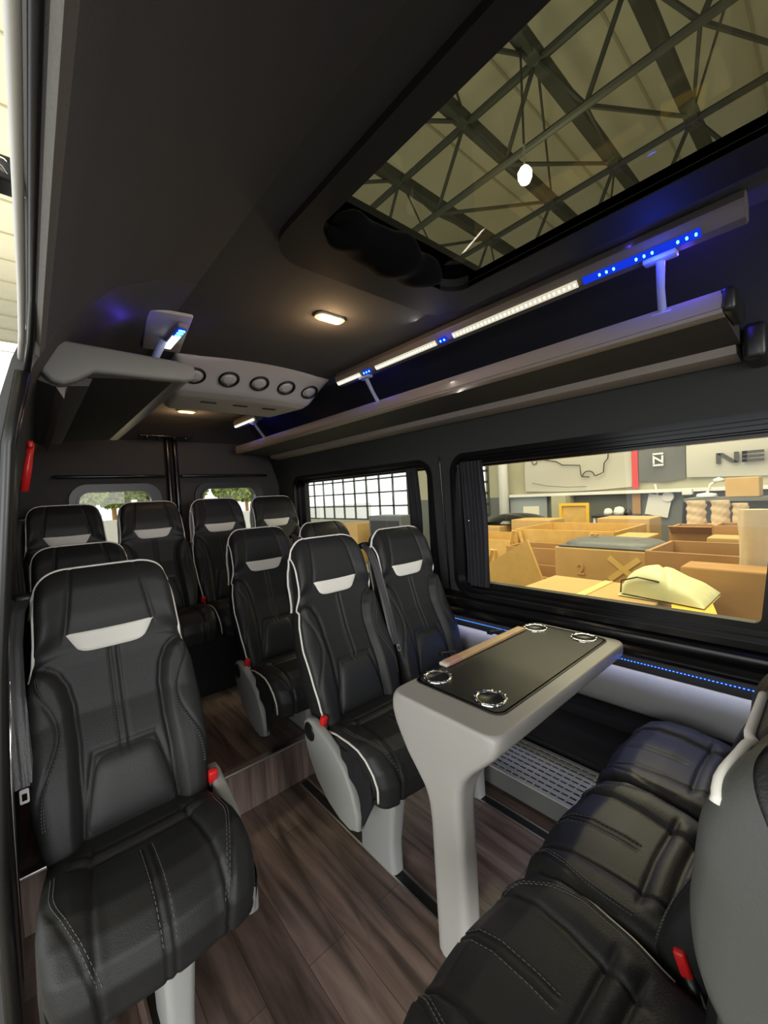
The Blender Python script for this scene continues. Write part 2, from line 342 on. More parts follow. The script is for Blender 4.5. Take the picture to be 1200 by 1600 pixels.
# lower right wall: ledges, blue line, silver panel, black ledges
lp = [(1.80, 0.80), (1.755, 0.79), (1.715, 0.775), (1.705, 0.755), (1.71, 0.735), (1.735, 0.725), (1.715, 0.705), (1.708, 0.69), (1.715, 0.675), (1.745, 0.668), (1.80, 0.668)]
structure(autosmooth(MB().extrude(lp, 'y', YF, YR - .05).build('trim_17', BGLOSS), 50))
structure(MB().extrude([(1.80, 0.668), (1.742, 0.665), (1.742, 0.612), (1.80, 0.612)], 'y', YF, YR - .05).build('trim_18', BPLAS))
st = MB()
yy = 0.19
while yy < 1.66:
    st.box((1.741, yy, 0.645), (0.004, 0.0045, 0.0030)); yy += 0.0115
o = tag(st.build('led_strip', E_BSTRIP), 'thin line of blue LEDs along the right wall under the windows', 'light strip')
st.__init__()
st.box((1.7425, 0.92, 0.645), (0.003, 1.5, 0.006)); st.build('strip_backing', emit('blue_strip_glow', (0.02, 0.08, 1.0), 0.35), o)
sp = [(1.80, 0.612), (1.744, 0.611), (1.730, 0.596), (1.720, 0.572), (1.716, 0.545), (1.718, 0.515), (1.728, 0.48), (1.750, 0.445), (1.785, 0.42), (1.80, 0.42)]
structure(autosmooth(MB().extrude(sp, 'y', YF, 1.72).build('trim_19', SILVER), 40))
bp = [(1.80, 0.42), (1.735, 0.418), (1.712, 0.405), (1.706, 0.385), (1.715, 0.36), (1.75, 0.345), (1.725, 0.33), (1.70, 0.30), (1.695, 0.26), (1.71, 0.20), (1.76, 0.14), (1.80, 0.13)]
structure(autosmooth(MB().extrude(bp, 'y', YF, 1.72).build('trim_20', FABRIC), 40))
area('blue_strip_light', (1.715, 0.95, 0.655), (1.4, 0.95, 0.5), 0.01, 1.5, 0.5, (0.05, 0.12, 1.0)).rotation_euler = (0, math.radians(50), 0)
area('panel_fill_light', (1.722, 0.75, 0.664), (1.74, 0.75, 0.4), 0.008, 2.2, 0.8, (0.95, 0.97, 1.0)).rotation_euler = (0, math.radians(-4), 0)  # unseen white light added to brighten the top of the silver panel

# heater grille along the wall
ht = thing('floor_heater', 'low aluminium heater with slotted top along the floor under the table', 'heater', (1.62, 0.85, 0))
hb = MB(); hb.box((0, 0, 0.055), (0.24, 1.30, 0.09)); hb.build('heater_body', mat('heater_case', (0.20, 0.20, 0.19), 0.5), ht)
hg = MB()
nrow = 8
for k in range(nrow + 1):
    hg.box((-0.128 + 0.256 * k / nrow, 0, 0.108), (0.019, 1.30, 0.006))
MB().box((0, 0, .1015), (.25, 1.29, .003)).build('heater_interior', BPLAS, ht)
for j in range(40):
    hg.box((0, -0.65 + 1.30 * j / 39, 0.1075), (0.256, 0.005, 0.004))
hg.build('heater_grille', mat('pale_grille_metal', (0.80, 0.79, 0.72), 0.35, metal=.3), ht)
# floor rails
for i, (x, lab) in enumerate(((0.17, 'under the front left seat'), (0.90, 'under the table leg beside the aisle'), (1.41, 'nearest the right wall beside the heater'))):
    r0 = thing('floor_rail', 'black seat rail in the wood floor ' + lab, 'rail', (x, 0.25, 0), 0, 'seat rails in the floor')
    MB().box((0, 0, 0.0015), (0.036, 2.92, 0.003)).build('rail_channel', BPLAS, r0)
    e = MB(); e.box((-0.021, 0, 0.003), (0.007, 2.92, 0.006)); e.box((0.021, 0, 0.003), (0.007, 2.92, 0.006)); e.build('rail_edge', ALU, r0)

# ================================================================ SEATS
BH = 0.76          # backrest height along its own axis
S_ = np.array([0, .08, .25, .45, .58, .66, .72, .80, .90, 1.0])
HW = np.array([.186, .198, .212, .214, .208, .196, .186, .180, .177, .172])
def hw(s): return float(np.interp(s, S_, HW))
def cpan(s): return float(np.interp(s, [0, .2, .35, .48, .56, .61, .65, .68], [.60, .52, .49, .50, .56, .66, .82, 1.0]))
def sm(x): x = min(1, max(0, x)); return x * x * (3 - 2 * x)
def back_pt(u, s, off=0.0):
    au = abs(u); t = max(0, (au - .52) / .48); drop = 0.075 * (1 - math.sqrt(max(0, 1 - t * t)))
    z = s * (BH - drop); x = u * hw(s)
    y = -0.020 * math.sin(min(1, s / .45) * PI) - 0.030 * sm((s - .62) / .2) + 0.018 * sm((s - .9) / .1)
    tor = sm((.69 - s) / .03)
    cp = cpan(s) if s < .68 else 1.2
    d = (au - cp) * hw(s)
    if tor > 0:
        y -= tor * (0.020 * sm(d / .03) + 0.010 * au ** 2)
        y += tor * 0.008 * math.exp(-(d / .0055) ** 2)
        # outer crescent seam
        co = .99 - .30 * math.exp(-((s - .42) / .15) ** 2)
        if s > .10: y += tor * 0.005 * math.exp(-((au - co) * hw(s) / .004) ** 2)
    # head: creases and wings
    hd_ = sm((s - .70) / .06)
    if hd_ > 0:
        y -= hd_ * 0.014 * sm((au - .55) / .4)
        cc = .60 - .12 * (s - .76) / .24
        y += hd_ * 0.0055 * math.exp(-((au - cc) * hw(s) / .006) ** 2)
    # pad under the insert, centre channel
    if .27 < s < .66: y += 0.005 * math.exp(-((au * hw(s) - .010) / .004) ** 2)
    # lumbar groove
    ph = np.interp(s, [.04, .30], [.60, .36]); m_ = min((ph - au) * hw(s), (s - .035) * BH, (.305 - s) * BH)
    if s < .36: y += 0.006 * math.exp(-(m_ / .006) ** 2)
    # rounding at the rim
    e = max(0, (au - .80) / .20); y += 0.030 * (1 - math.sqrt(max(0, 1 - e * e)))
    e = max(0, (s - .94) / .06); y += 0.022 * (1 - math.sqrt(max(0, 1 - e * e)))
    return Vector((x, y - off, z))
def thick(s): return float(np.interp(s, [0, .3, .7, .85, 1], [.115, .105, .09, .095, .06]))
US = np.concatenate([np.linspace(-1, -.82, 8)[:-1], np.linspace(-.82, .82, 84), np.linspace(.82, 1, 8)[1:]])
SS = np.concatenate([np.linspace(0, .93, 110), np.linspace(.93, 1, 10)[1:]])
def backrest_mesh():
    m = MB(); m.grid(lambda a, b: back_pt(a, b), US, SS)
    nu, ns = len(US), len(SS)
    rim = [(j * nu) for j in range(ns)] + [((ns - 1) * nu + i) for i in range(1, nu)] + [(j * nu + nu - 1) for j in range(ns - 2, -1, -1)]
    sv = [(0, U) for U in ()]
    par = [(-1, SS[j]) for j in range(ns)] + [(US[i], 1.0) for i in range(1, nu)] + [(1, SS[j]) for j in range(ns - 2, -1, -1)]
    prev = rim
    for frac, shr, up in ((.35, 1.02, .004), (.8, .99, .0), (1.0, .90, -.02)):
        cur = []
        for u, s in par:
            p = back_pt(u, s); y = p.y + (thick(s) - 0.01 - p.y) * frac
            m.v.append((p.x * shr, y, p.z + up * (1 if s > .5 else 0))); cur.append(len(m.v) - 1)
        for k in range(len(par) - 1): m.f.append((prev[k], prev[k + 1], cur[k + 1], cur[k]))
        prev = cur
    # back cap: strips between left and right rows
    n = ns
    for j in range(ns - 1):
        m.f.append((prev[j], prev[j + 1], prev[len(par) - 2 - j], prev[len(par) - 1 - j]))
    m.f.append(tuple(prev[ns - 1: ns - 1 + nu + 0]))
    me = bpy.data.meshes.new('backrest'); me.from_pydata([tuple(v) for v in m.v], [], [tuple(dict.fromkeys(f)) for f in m.f]); me.update()
    bm = bmesh.new(); bm.from_mesh(me); bmesh.ops.recalc_face_normals(bm, faces=bm.faces); bm.to_mesh(me); bm.free()
    me.materials.append(LEATHER)
    for p in me.polygons: p.use_smooth = True
    return me
def insert_mesh():
    def f(a, b):
        s = .664 + .080 * b + .018 * abs(a) ** 6 * (1 - b) ** 1.5 - .004 * (1 - a * a) * b
        u = a * (.45 + .17 * b); k = max(abs(a), abs(2 * b - 1))
        return back_pt(u, s, 0.0045 * (1 - k ** 10) - 0.0012 * k ** 10)
    return MB().grid(f, np.linspace(-1, 1, 41), np.linspace(0, 1, 13)).mesh('headrest_insert', CREAM, True)
def pad_mesh():
    def f(a, b):
        s = .045 + .25 * b - .012 * abs(a) ** 6 * b
        u = a * (.575 - .215 * b - .02 * b ** 6); k = (abs(a) ** 8 + abs(2 * b - 1) ** 8) ** .125
        return back_pt(u, s, 0.013 * (1 - min(1, k) ** 6) - 0.002)
    return MB().grid(f, np.linspace(-1, 1, 41), np.linspace(0, 1, 31)).mesh('lumbar_pad', LEATHER2, True)
def piping_mesh(full):
    p = [back_pt(-1, s, .001) for s in np.linspace(0.02 if full else .67, .999, 50)] + [back_pt(u, 1, .001) for u in US[1:-1][::2]] + [back_pt(1, s, .001) for s in np.linspace(.999, .67, 24)]
    return MB().tube([v * 1.0 for v in p], 0.0042, 6).mesh('piping', PIPE, True)
def piping_top_mesh():
    p = [back_pt(-1, s, .001) for s in np.linspace(.67, .999, 24)] + [back_pt(u, 1, .001) for u in US[1:-12][::2]]
    return MB().tube(p, 0.0042, 6).mesh('piping', PIPE, True)
def rear_piping_mesh():
    def q(u, s):
        p = back_pt(u, s); return Vector((p.x * 1.0, thick(s) - .022, p.z))
    def e(u):
        o_ = [q(u, s) for s in np.linspace(.68, .90, 14)]
        for t_ in np.linspace(.08, 1, 12):
            s_ = .90 + .095 * min(1, t_ * 1.8) ** .7; a_ = q(u, s_); b_ = back_pt(u, s_); a_.y += (b_.y - a_.y) * t_; a_.x *= 1.015; o_.append(a_)
        return o_
    m = MB(); m.tube(e(-1) + [back_pt(u, 1, -.003) for u in US[2:-2][::4]] + e(1)[::-1], 0.0052, 6)
    return m.mesh('rear_piping', PIPE, True)
def seams(fs):
    out = []
    for fn, L in fs:
        m = MB(); dashes(m, fn, L); out.append(m.mesh('seam_stitching', THREAD))
    return out
def dashes(m, fn, L, step=.0085, r=.00085):
    """fn(t) -> point and L length in metres"""
    n = max(2, int(L / step))
    for k in range(n):
        a = fn(k / n); b = fn((k + .62) / n); m.tube([a, b], r, 4)
def back_stitch():
    fs = []
    for sg in (-1, 1):
        fs.append((lambda t, sg=sg: back_pt(sg * .016 / hw(.30 + .35 * t), .31 + .345 * t, .0008), .27))
        for d in (-.022, .0):
            fs.append((lambda t, sg=sg, d=d: back_pt(sg * min(.97, (.99 - .30 * math.exp(-((.14 + .50 * t - .42) / .15) ** 2)) - .055 - d), .14 + .50 * t, .0008), .40))
    return seams(fs)
def shell_mesh():
    def f(a, b):
        s = .02 + .955 * b; p = back_pt(a, s); k = max(abs(a), abs(2 * b - 1))
        return Vector((p.x * .88, thick(s) - .012 + .016 * (1 - k ** 8), p.z))
    return MB().grid(f, np.linspace(-1, 1, 25), np.linspace(0, 1, 40)).mesh('back_shell', SHELL, True)

# cushion
CT = np.array([0, .12, .30, .50, .66, .76, .84, .92, 1.0])
CY = np.array([.05, -.02, -.10, -.18, -.255, -.305, -.340, -.355, -.345])
CZ = np.array([.488, .492, .497, .505, .503, .485, .450, .405, .350])
CW = np.array([.188, .196, .206, .212, .214, .214, .212, .207, .200])
def cus_pt(u, t, off=0.0):
    y = float(np.interp(t, CT, CY)); z = float(np.interp(t, CT, CZ)); w_ = float(np.interp(t, CT, CW))
    y2 = float(np.interp(min(1, t + .06), CT, CY)) - float(np.interp(max(0, t - .06), CT, CY)); z2 = float(np.interp(min(1, t + .06), CT, CZ)) - float(np.interp(max(0, t - .06), CT, CZ))
    nrm = Vector((0, z2, -y2)).normalized()
    if nrm.z < -.2: nrm = -nrm
    y += .040 * u * u * sm((t - .3) / .5)
    au = abs(u); h = 0.014 * sm((au - .45) / .3) * sm((t - .1) / .2)
    x = u * w_
    d = (au - (.50 + .12 * t)) * w_; h -= 0.007 * math.exp(-(d / .006) ** 2) * sm((t - .12) / .1)
    h -= 0.004 * math.exp(-((au * w_ - .009) / .004) ** 2) * sm((t - .38) / .04)
    if au < .8:
        for tc, dp in ((.21, .008), (.32, .007)): h -= dp * math.exp(-((t - tc + .04 * au * au) / .012) ** 2) * sm((.82 - au) / .2)
        h += 0.006 * math.exp(-((t - .265 + .04 * au * au) / .03) ** 2) * sm((.8 - au) / .2)
    e = max(0, (au - .84) / .16); h -= 0.034 * (1 - math.sqrt(max(0, 1 - e * e)))
    co = .93 - .30 * sm((t - .45) / .5) ** 1.3
    if t > .35: h -= 0.004 * math.exp(-((au - co) * w_ / .004) ** 2)
    p = Vector((x, y, z)) + nrm * (h + off); return p
CTS = np.linspace(0, 1, 84)
def cushion_mesh():
    m = MB(); m.grid(lambda a, b: cus_pt(a, b), US[::1], CTS); nu = len(US); nt_ = len(CTS)
    rim = [j * nu for j in range(nt_)] + [(nt_ - 1) * nu + i for i in range(1, nu)] + [j * nu + nu - 1 for j in range(nt_ - 2, -1, -1)]
    low = []
    mid = []
    for r_ in rim:
        x, y, z = m.v[r_]; m.v.append((x * 1.01, y, min(z - .02, max(z - .07, .36)) if z > .37 else z - .012)); mid.append(len(m.v) - 1)
    for r_ in rim:
        x, y, z = m.v[r_]; m.v.append((x * .93, max(-.33, y + (.02 if z < .40 else 0)), min(.37, z - .02))); low.append(len(m.v) - 1)
    for A, B in ((rim, mid), (mid, low)):
        for k in range(len(rim) - 1): m.f.append((A[k], A[k + 1], B[k + 1], B[k]))
    m.f.append(tuple(low))
    me = m.mesh('seat_cushion', LEATHER, True); return me
def cushion_stitch():
    fs = []
    for sg in (-1, 1):
        fs.append((lambda t, sg=sg: cus_pt(sg * .014 / .215, .40 + .50 * t, .0008), .2))
        for d in (0, .035):
            fs.append((lambda t, sg=sg, d=d: cus_pt(sg * (.93 - .30 * sm((.30 + .60 * t - .45) / .5) ** 1.3 - .035 - d), .30 + .60 * t, .0008), .3))
    return seams(fs)
def cushion_piping(sg):
    p = []
    for t in np.linspace(.12, 1, 40):
        q = cus_pt(sg * .985, t, .001); p.append(q)
    return MB().tube(p, .0038, 6).mesh('cushion_piping', PIPE, True)
def side_skirt(sg):
    m = MB()
    def f(a, b, o=0):
        q = cus_pt(sg, .16 + .84 * b); return Vector((sg * (.213 + .012 * math.sin(a * PI * .5) + .0025 * math.sin(b * 23) - o), q.y + a * (.012 + .040 * b), q.z - .015 - a * (.050 + .055 * b ** 2)))
    m.grid(f, np.linspace(0, 1, 6), np.linspace(0, 1, 24)); m.grid(lambda a, b: f(a, b, .010), np.linspace(0, 1, 6), np.linspace(0, 1, 24))
    return m.mesh('side_skirt', SKIRT, True)
def side_cover(sg):
    poly = [(.090, .465), (.082, .495), (.055, .514), (.02, .514), (-.04, .492), (-.11, .465), (-.17, .42), (-.21, .36), (-.235, .29), (-.235, .235), (-.19, .215), (-.13, .220), (-.06, .245), (.01, .295), (.06, .36), (.085, .42)]
    a, b = (.205, .240) if sg > 0 else (-.240, -.205)
    bm = bmesh.new(); vs = [bm.verts.new((a, y, z)) for y, z in poly]; f = bm.faces.new(vs); r_ = bmesh.ops.extrude_face_region(bm, geom=[f])
    bmesh.ops.translate(bm, verts=[v for v in r_['geom'] if isinstance(v, bmesh.types.BMVert)], vec=(b - a, 0, 0))
    bmesh.ops.recalc_face_normals(bm, faces=bm.faces)
    ed = [e for e in bm.edges if e.calc_face_angle(0) > 1.2]; bmesh.ops.bevel(bm, geom=ed, offset=.010, segments=3, profile=.5, affect='EDGES')
    me = bpy.data.meshes.new('side_cover'); bm.to_mesh(me); bm.free(); me.materials.append(GPLAS)
    for p in me.polygons: p.use_smooth = True
    return me
def pivot_cap(sg):
    R_ = Matrix.Rotation(PI / 2 * sg, 3, 'Y')
    return MB().lathe([(0, .006), (.028, .006), (.032, .003), (.036, 0), (.036, -.01)], (sg * .240, .043, .466), 24, R_).mesh('pivot_cap', BPLAS, True)
def pedestal(bottom):
    m = MB()
    def sec(z):
        k = (z - 0) / .36
        y0 = np.interp(k, [0, .3, 1], [-.255, -.25, -.29]); y1 = np.interp(k, [0, .3, 1], [-.06, -.07, .03]); w_ = np.interp(k, [0, 1], [.027, .038])
        return [(x, y) for x, y in rrect(-w_, w_, y0, y1, .018, 4)]
    zs = np.linspace(bottom, .37, 12); n = len(sec(0))
    for z in zs: m.v += [(x, y, z) for x, y in sec(z)]
    for j in range(len(zs) - 1):
        for i in range(n): m.f.append((j * n + i, j * n + (i + 1) % n, (j + 1) * n + (i + 1) % n, (j + 1) * n + i))
    m.f.append(tuple(range(n))); m.f.append(tuple((len(zs) - 1) * n + i for i in range(n)))
    return autosmooth(link('t', m.mesh('pedestal', GPLAS)), 40)
def buckle(sg):
    m = MB().rbox((sg * .207, -.01, .514), (.026, .020, .042), .005, 2, Matrix.Rotation(math.radians(18), 3, 'X')); return m.mesh('buckle_button', RED, True)
def buckle_stalk(sg):
    m = MB().tube([(sg * .200, .05, .40), (sg * .204, .01, .46), (sg * .206, -.002, .497)], [.012, .011, .012], 8); return m.mesh('buckle_stalk', BPLAS, True)
WEB = mat('belt_webbing', (0.075, 0.075, 0.078), 0.4, bump=.3)
def belt(sg):
    m = MB()
    pts = [(sg * .195, .055, .70), (sg * .212, .0, .655), (sg * .222, -.028, .56), (sg * .224, -.036, .44), (sg * .222, -.034, .33), (sg * .219, -.024, .215)]
    P = [Vector(p) for p in pts]
    def f(a, b):
        k = b * (len(P) - 1); i = min(int(k), len(P) - 2); p = P[i].lerp(P[i + 1], k - i)
        return p + Vector((a * .022, .004 * math.sin(a * 9 + b * 5) - .006, 0))
    m.grid(f, np.linspace(-1, 1, 8), np.linspace(0, 1, 24)); m.grid(lambda a, b: f(a, b) + Vector((0, .004, 0)), np.linspace(-1, 1, 8), np.linspace(0, 1, 24))
    return m.mesh('seat_belt', WEB, True)
def belt_tongue(sg):
    m = MB().ring(rrect(-.009, .009, -.016, .016, .003, 3), rrect(-.005, .005, -.010, .006, .002, 3), 'y', -.0015, .0015)
    for i, v in enumerate(m.v): m.v[i] = (v[0] + sg * .219, v[1] - .040, v[2] + .198)
    return m.mesh('belt_tongue', mat('worn_steel', (0.30, 0.30, 0.29), 0.5, metal=.5))
def belt_guide(sg):
    return MB().rbox((sg * .190, .060, .700), (.052, .045, .028), .010, 3).mesh('belt_guide', BPLAS, True)
MESH = dict(back=backrest_mesh(), insert=insert_mesh(), pad=pad_mesh(), pipe=piping_mesh(False), pipef=piping_mesh(True), pipet=piping_top_mesh(), rpipe=rear_piping_mesh(), bst=back_stitch(), shell=shell_mesh(), cus=cushion_mesh(), cst=cushion_stitch())
for sg in (-1, 1):
    MESH['cp%d' % sg] = cushion_piping(sg); MESH['sk%d' % sg] = side_skirt(sg); MESH['sc%d' % sg] = side_cover(sg); MESH['pc%d' % sg] = pivot_cap(sg)
    MESH['bb%d' % sg] = buckle(sg); MESH['bs%d' % sg] = buckle_stalk(sg); MESH['be%d' % sg] = belt(sg); MESH['bt%d' % sg] = belt_tongue(sg); MESH['bg%d' % sg] = belt_guide(sg)
for k, b in (('p0', 0.006), ('p1', 0.18), ('p2', 0.40)):
    t = pedestal(b); MESH[k] = t.data; bpy.data.objects.remove(t)
def seat(label, x, y, z, rz=0, recline=19, ped='p0', aisle=0, full=False, beltside=0, cover=True, group='black van passenger seats', legx=0, backz=0, backy=0, stitch=False, pipe=None):
    r = thing('passenger_seat', label, 'seat', (x, y, z), rz, group)
    b = link('backrest', MESH['back'], r, (0, backy, .46 + backz), (-math.radians(recline), 0, 0))
    tag(link('headrest_insert', MESH['insert'], b), 'cream band below the headrest')
    link('lumbar_pad', MESH['pad'], b); tag(link('piping', MESH[pipe or ('pipef' if full else 'pipe')], b), 'cream piping round the headrest'); link('rear_piping', MESH['rpipe'], b)
    link('back_shell', MESH['shell'], b)
    c = link('seat_cushion', MESH['cus'], r)
    if stitch:
        for q in MESH['bst']: link('seam_stitching', q, b)
        for q in MESH['cst']: link('seam_stitching', q, c)
    if full and aisle: tag(link('cushion_piping', MESH['cp%d' % aisle], c), 'cream piping along the cushion edge')
    link('pedestal', MESH[ped], r, (legx, 0, 0))
    if aisle:
        link('side_skirt', MESH['sk%d' % aisle], r)
        if cover:
            s = link('side_cover', MESH['sc%d' % aisle], r); link('pivot_cap', MESH['pc%d' % aisle], s)
        s = link('buckle_stalk', MESH['bs%d' % aisle], r); tag(link('buckle_button', MESH['bb%d' % aisle], s), 'red buckle button')
    if beltside:
        link('belt_guide', MESH['bg%d' % beltside], b)
        s = link('seat_belt', MESH['be%d' % beltside], b); tag(link('belt_tongue', MESH['bt%d' % beltside], s), 'chrome belt tongue')
    return r
seat('black leather seat nearest the camera on the left, with its whole cushion in view', .165, 1.30, 0, aisle=1, beltside=-1, legx=.03, stitch=True)
seat('black leather seat facing the table end, beside the aisle', .985, 1.305, 0, aisle=-1, full=True, legx=-.08, stitch=True)
seat('black leather seat between wall and neighbour at the table, belt hanging at its side', 1.43, 1.305, 0, beltside=-1, legx=-.02, stitch=True)
seat('black leather seat directly behind the nearest left seat, only its top showing', .165, 2.06, .02, ped='p1')
seat('black leather aisle seat on the raised floor just past the step', .99, 2.02, .02, ped='p1', aisle=-1, full=True)
seat('black leather seat mostly hidden behind the table seats, near the second window', 1.44, 2.02, .02, ped='p1', beltside=-1)
seat('leftmost black leather seat of the back row, against the left wall', .16, 2.80, .21, ped='p2', beltside=-1)
seat('second seat from the left in the back row, left of the rear door pole', .60, 2.80, .21, ped='p2')
seat('third seat from the left in the back row, right of the rear door pole', 1.03, 2.80, .21, ped='p2', aisle=-1, cover=False, full=True)
seat('rightmost seat of the back row, in the rear right corner', 1.47, 2.80, .21, ped='p2')
near = seat('rear facing seat nearest the camera, door light painted on its side at the right edge', .605, .180, -.01, PI, 6, aisle=-1, cover=False, full=True, backz=-.085, backy=.062, stitch=True, pipe='pipet')
seat('rear facing seat in the middle of the three opposite the table', 1.02, .180, -.01, PI, 20, full=True, backz=-.085, backy=-.060, stitch=True)
seat('rear facing seat against the right wall, beyond the other two', 1.445, .180, -.01, PI, 20, backz=-.085, backy=-.060)

# black leather side with door light painted in, and cream edge, nearest seat
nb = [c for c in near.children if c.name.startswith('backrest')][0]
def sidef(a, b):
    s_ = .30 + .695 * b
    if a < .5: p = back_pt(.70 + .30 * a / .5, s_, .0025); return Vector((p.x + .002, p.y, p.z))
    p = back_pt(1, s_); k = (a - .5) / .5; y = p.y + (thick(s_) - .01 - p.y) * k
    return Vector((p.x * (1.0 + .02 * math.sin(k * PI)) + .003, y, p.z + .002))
sp_ = MB().grid(sidef, np.linspace(0, 1, 31), np.linspace(0, 1, 60)).build('lit_side_bolster', mat('lit_side_leather', (0.072, 0.075, 0.070), 0.55, bump=.2, bscale=350), nb, True)
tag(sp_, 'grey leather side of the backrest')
ep = [back_pt(.99 - .01 * k, .955 - .035 * (1 - k / 9) , .004) for k in range(8, 10)] + [back_pt(u, .955, .004) for u in np.linspace(.88, -.2, 24)]
tag(MB().tube(ep, .0048, 8).build('edge_piping', PIPE, nb, True), 'cream piping over the top of the grey side')

# ================================================================ TABLE
tb = thing('side_table', 'grey moulded table with black inlay and a single flared leg', 'table', (0.86, 0.755, 0))
tm = MB()
# slab from loops of rounded rectangles, z going down
def slabloop(z, ins): return [(x, y, z) for x, y in rrect(0.808 + ins, 1.69 - ins * .3, .555 + ins, .945 - ins, .045, 6)]
lv = [(.740, .006), (.7375, .0015), (.732, 0), (.700, .002), (.688, .010)]
n = len(slabloop(.7, 0)); base = len(tm.v)
for z, ins in lv: tm.v += slabloop(z, ins)
for j in range(len(lv) - 1):
    for i in range(n): tm.f.append((j * n + i, j * n + (i + 1) % n, (j + 1) * n + (i + 1) % n, (j + 1) * n + i))
tm.f.append(tuple(range(n))); tm.f.append(tuple((len(lv) - 1) * n + i for i in range(n)))
for i, v in enumerate(tm.v): tm.v[i] = (v[0] - .86, v[1] - .755, v[2])
# flared leg
lz = [.728, .705, .68, .64, .60, .56, .52, .48, .44, .38, .30, .15, .0]
yl = [.943, .945, .945, .935, .918, .897, .866, .835, .820, .814, .812, .808, .804]   # left side
yr = [.558, .560, .572, .610, .650, .680, .694, .698, .697, .694, .692, .690, .690]
x0 = [.812, .809, .810, .813, .817, .820, .823, .825, .825, .825, .824, .822, .820]
x1 = [1.16, 1.15, 1.06, .985, .950, .930, .918, .910, .906, .904, .902, .900, .898]
lg = MB(); n = len(rrect(0, 1, 0, 1, .1, 5))
for z, a, b, c_, d in zip(lz, yl, yr, x0, x1): lg.v += [(x - .86, y - .755, z) for x, y in rrect(c_, d, b, a, .022, 5)]
for j in range(len(lz) - 1):
    for i in range(n): lg.f.append((j * n + i, j * n + (i + 1) % n, (j + 1) * n + (i + 1) % n, (j + 1) * n + i))
lg.f.append(tuple(range(n))); lg.f.append(tuple((len(lz) - 1) * n + i for i in range(n)))
tm.add(lg.v, lg.f); lo = tm.build('table_shell', TABLE, tb, True)
md = lo.modifiers.new('r', 'REMESH'); md.mode = 'VOXEL'; md.voxel_size = .005; md.use_smooth_shade = True
md = lo.modifiers.new('s', 'SMOOTH'); md.factor = .5; md.iterations = 14
dg = bpy.context.evaluated_depsgraph_get(); dg.update(); nm = bpy.data.meshes.new_from_object(lo.evaluated_get(dg)); lo.modifiers.clear(); lo.data = nm; nm.name = 'table_shell'
for v in nm.vertices:
    if v.co.z > .733: v.co.z = min(.7398, v.co.z + .001)
for p in nm.polygons: p.use_smooth = True
il = MB().ring(rrect(.905 - .86, 1.662 - .86, .608 - .755, .938 - .755, .035, 6), rrect(.915 - .86, 1.652 - .86, .618 - .755, .928 - .755, .03, 6), 'z', .7402, .7425)
il.extrude(rrect(.91 - .86, 1.657 - .86, .613 - .755, .933 - .755, .032, 6), 'z', .7400, .7425).build('table_inlay', INLAY, tb)
for x, y in ((.972, .886), (.970, .682), (1.60, .880), (1.612, .684)):
    R_ = [(.034, -.045), (.036, .0), (.037, .004), (.042, .006), (.046, .004), (.047, .0)]
    h = MB().lathe(R_, (x - .86, y - .755, .7425), 32)
    ho = h.build('cup_holder', CHROME, tb, True)
    MB().lathe([(.0, -.0), (.0355, .0), (.036, .002)], (x - .86, y - .755, .7430), 32).build('cup_well', BPLAS, ho, True)
    k = MB()
    for j in range(12):
        a = 2 * PI * j / 12; k.rbox((x - .86 + .0445 * math.cos(a), y - .755 + .0445 * math.sin(a), .7475), (.008, .008, .004), .002)
    k.build('rim_lug', CHROME, ho)
# wooden stick lying on the table
ws = thing('wooden_stick', 'flat pale wooden stick with black wire clips lying across the table', 'stick', (1.29, .921, .7432))
ws.rotation_euler = (0, 0, math.radians(-1.0))
MB().rbox((.05, 0, .006), (.42, .036, .012), .003).build('stick_body', WOODST, ws)
tag(MB().rbox((-.195, 0, .0065), (.07, .037, .013), .003).build('stick_end', PINK, ws), 'pinkish end of the stick')
MB().rbox((-.238, 0, .006), (.016, .036, .012), .003).build('end_tip', CREAMP, ws)
for x in (-.145, .155):
    m = MB().tube([(x, .020, .004), (x + .005, .045, .012), (x - .01, .065, .006), (x - .04, .072, .014), (x - .05, .05, .020), (x, .02, .018)], .004, 6)
    m.rbox((x - .03, .060, .010), (.035, .022, .012), .003); m.build('clip', BPLAS, ws, True)

# ================================================================ LUGGAGE RACKS
def rack(name, label, y0, y1, mir=False):
    f = (lambda x: 1.70 - x) if mir else (lambda x: x)
    r = thing(name, label, 'luggage rack', (f(1.45), (y0 + y1) / 2, 1.72)); c = r.location.copy()
    def ex(poly, nm, m_, a=y0, b=y1):
        mb = MB().extrude([(f(x), z) for x, z in poly], 'y', a, b); mb.v = [(v[0] - c.x, v[1] - c.y, v[2] - c.z) for v in mb.v]
        return autosmooth(mb.build(nm, m_, r), 50)
    ex([(1.288, 1.757), (1.284, 1.785), (1.290, 1.800), (1.305, 1.803), (1.318, 1.792), (1.325, 1.760), (1.31, 1.750)], 'front_edge', RACKG)
    ex([(1.286, 1.7455), (1.283, 1.754), (1.315, 1.7505), (1.33, 1.745), (1.31, 1.741)], 'edge_moulding', ALU if mir else RACKG)
    ex([(1.31, 1.762), (1.31, 1.746), (1.545, 1.722), (1.60, 1.745), (1.63, 1.77)], 'shelf_panel', RACKP)
    ex([(1.535, 1.728), (1.548, 1.700), (1.625, 1.690), (1.665, 1.705), (1.655, 1.74), (1.58, 1.745)], 'wall_moulding', RACKG if not mir else PILLARM, y0 + .01, y1 - .08)
    return r, c, f
r, c, f = rack('luggage_rack', 'long grey edged luggage rack above the right windows', .195, 3.24)
mb = MB().rbox((1.36 - c.x, .185 - c.y, 1.775 - c.z), (.155, .03, .06), .012, 3); mb.build('end_cap', BPLAS, r, True)
mb = MB().rbox((1.60 - c.x, .165 - c.y, 1.72 - c.z), (.16, .05, .10), .015, 3); mb.build('end_bracket', BPLAS, r, True)
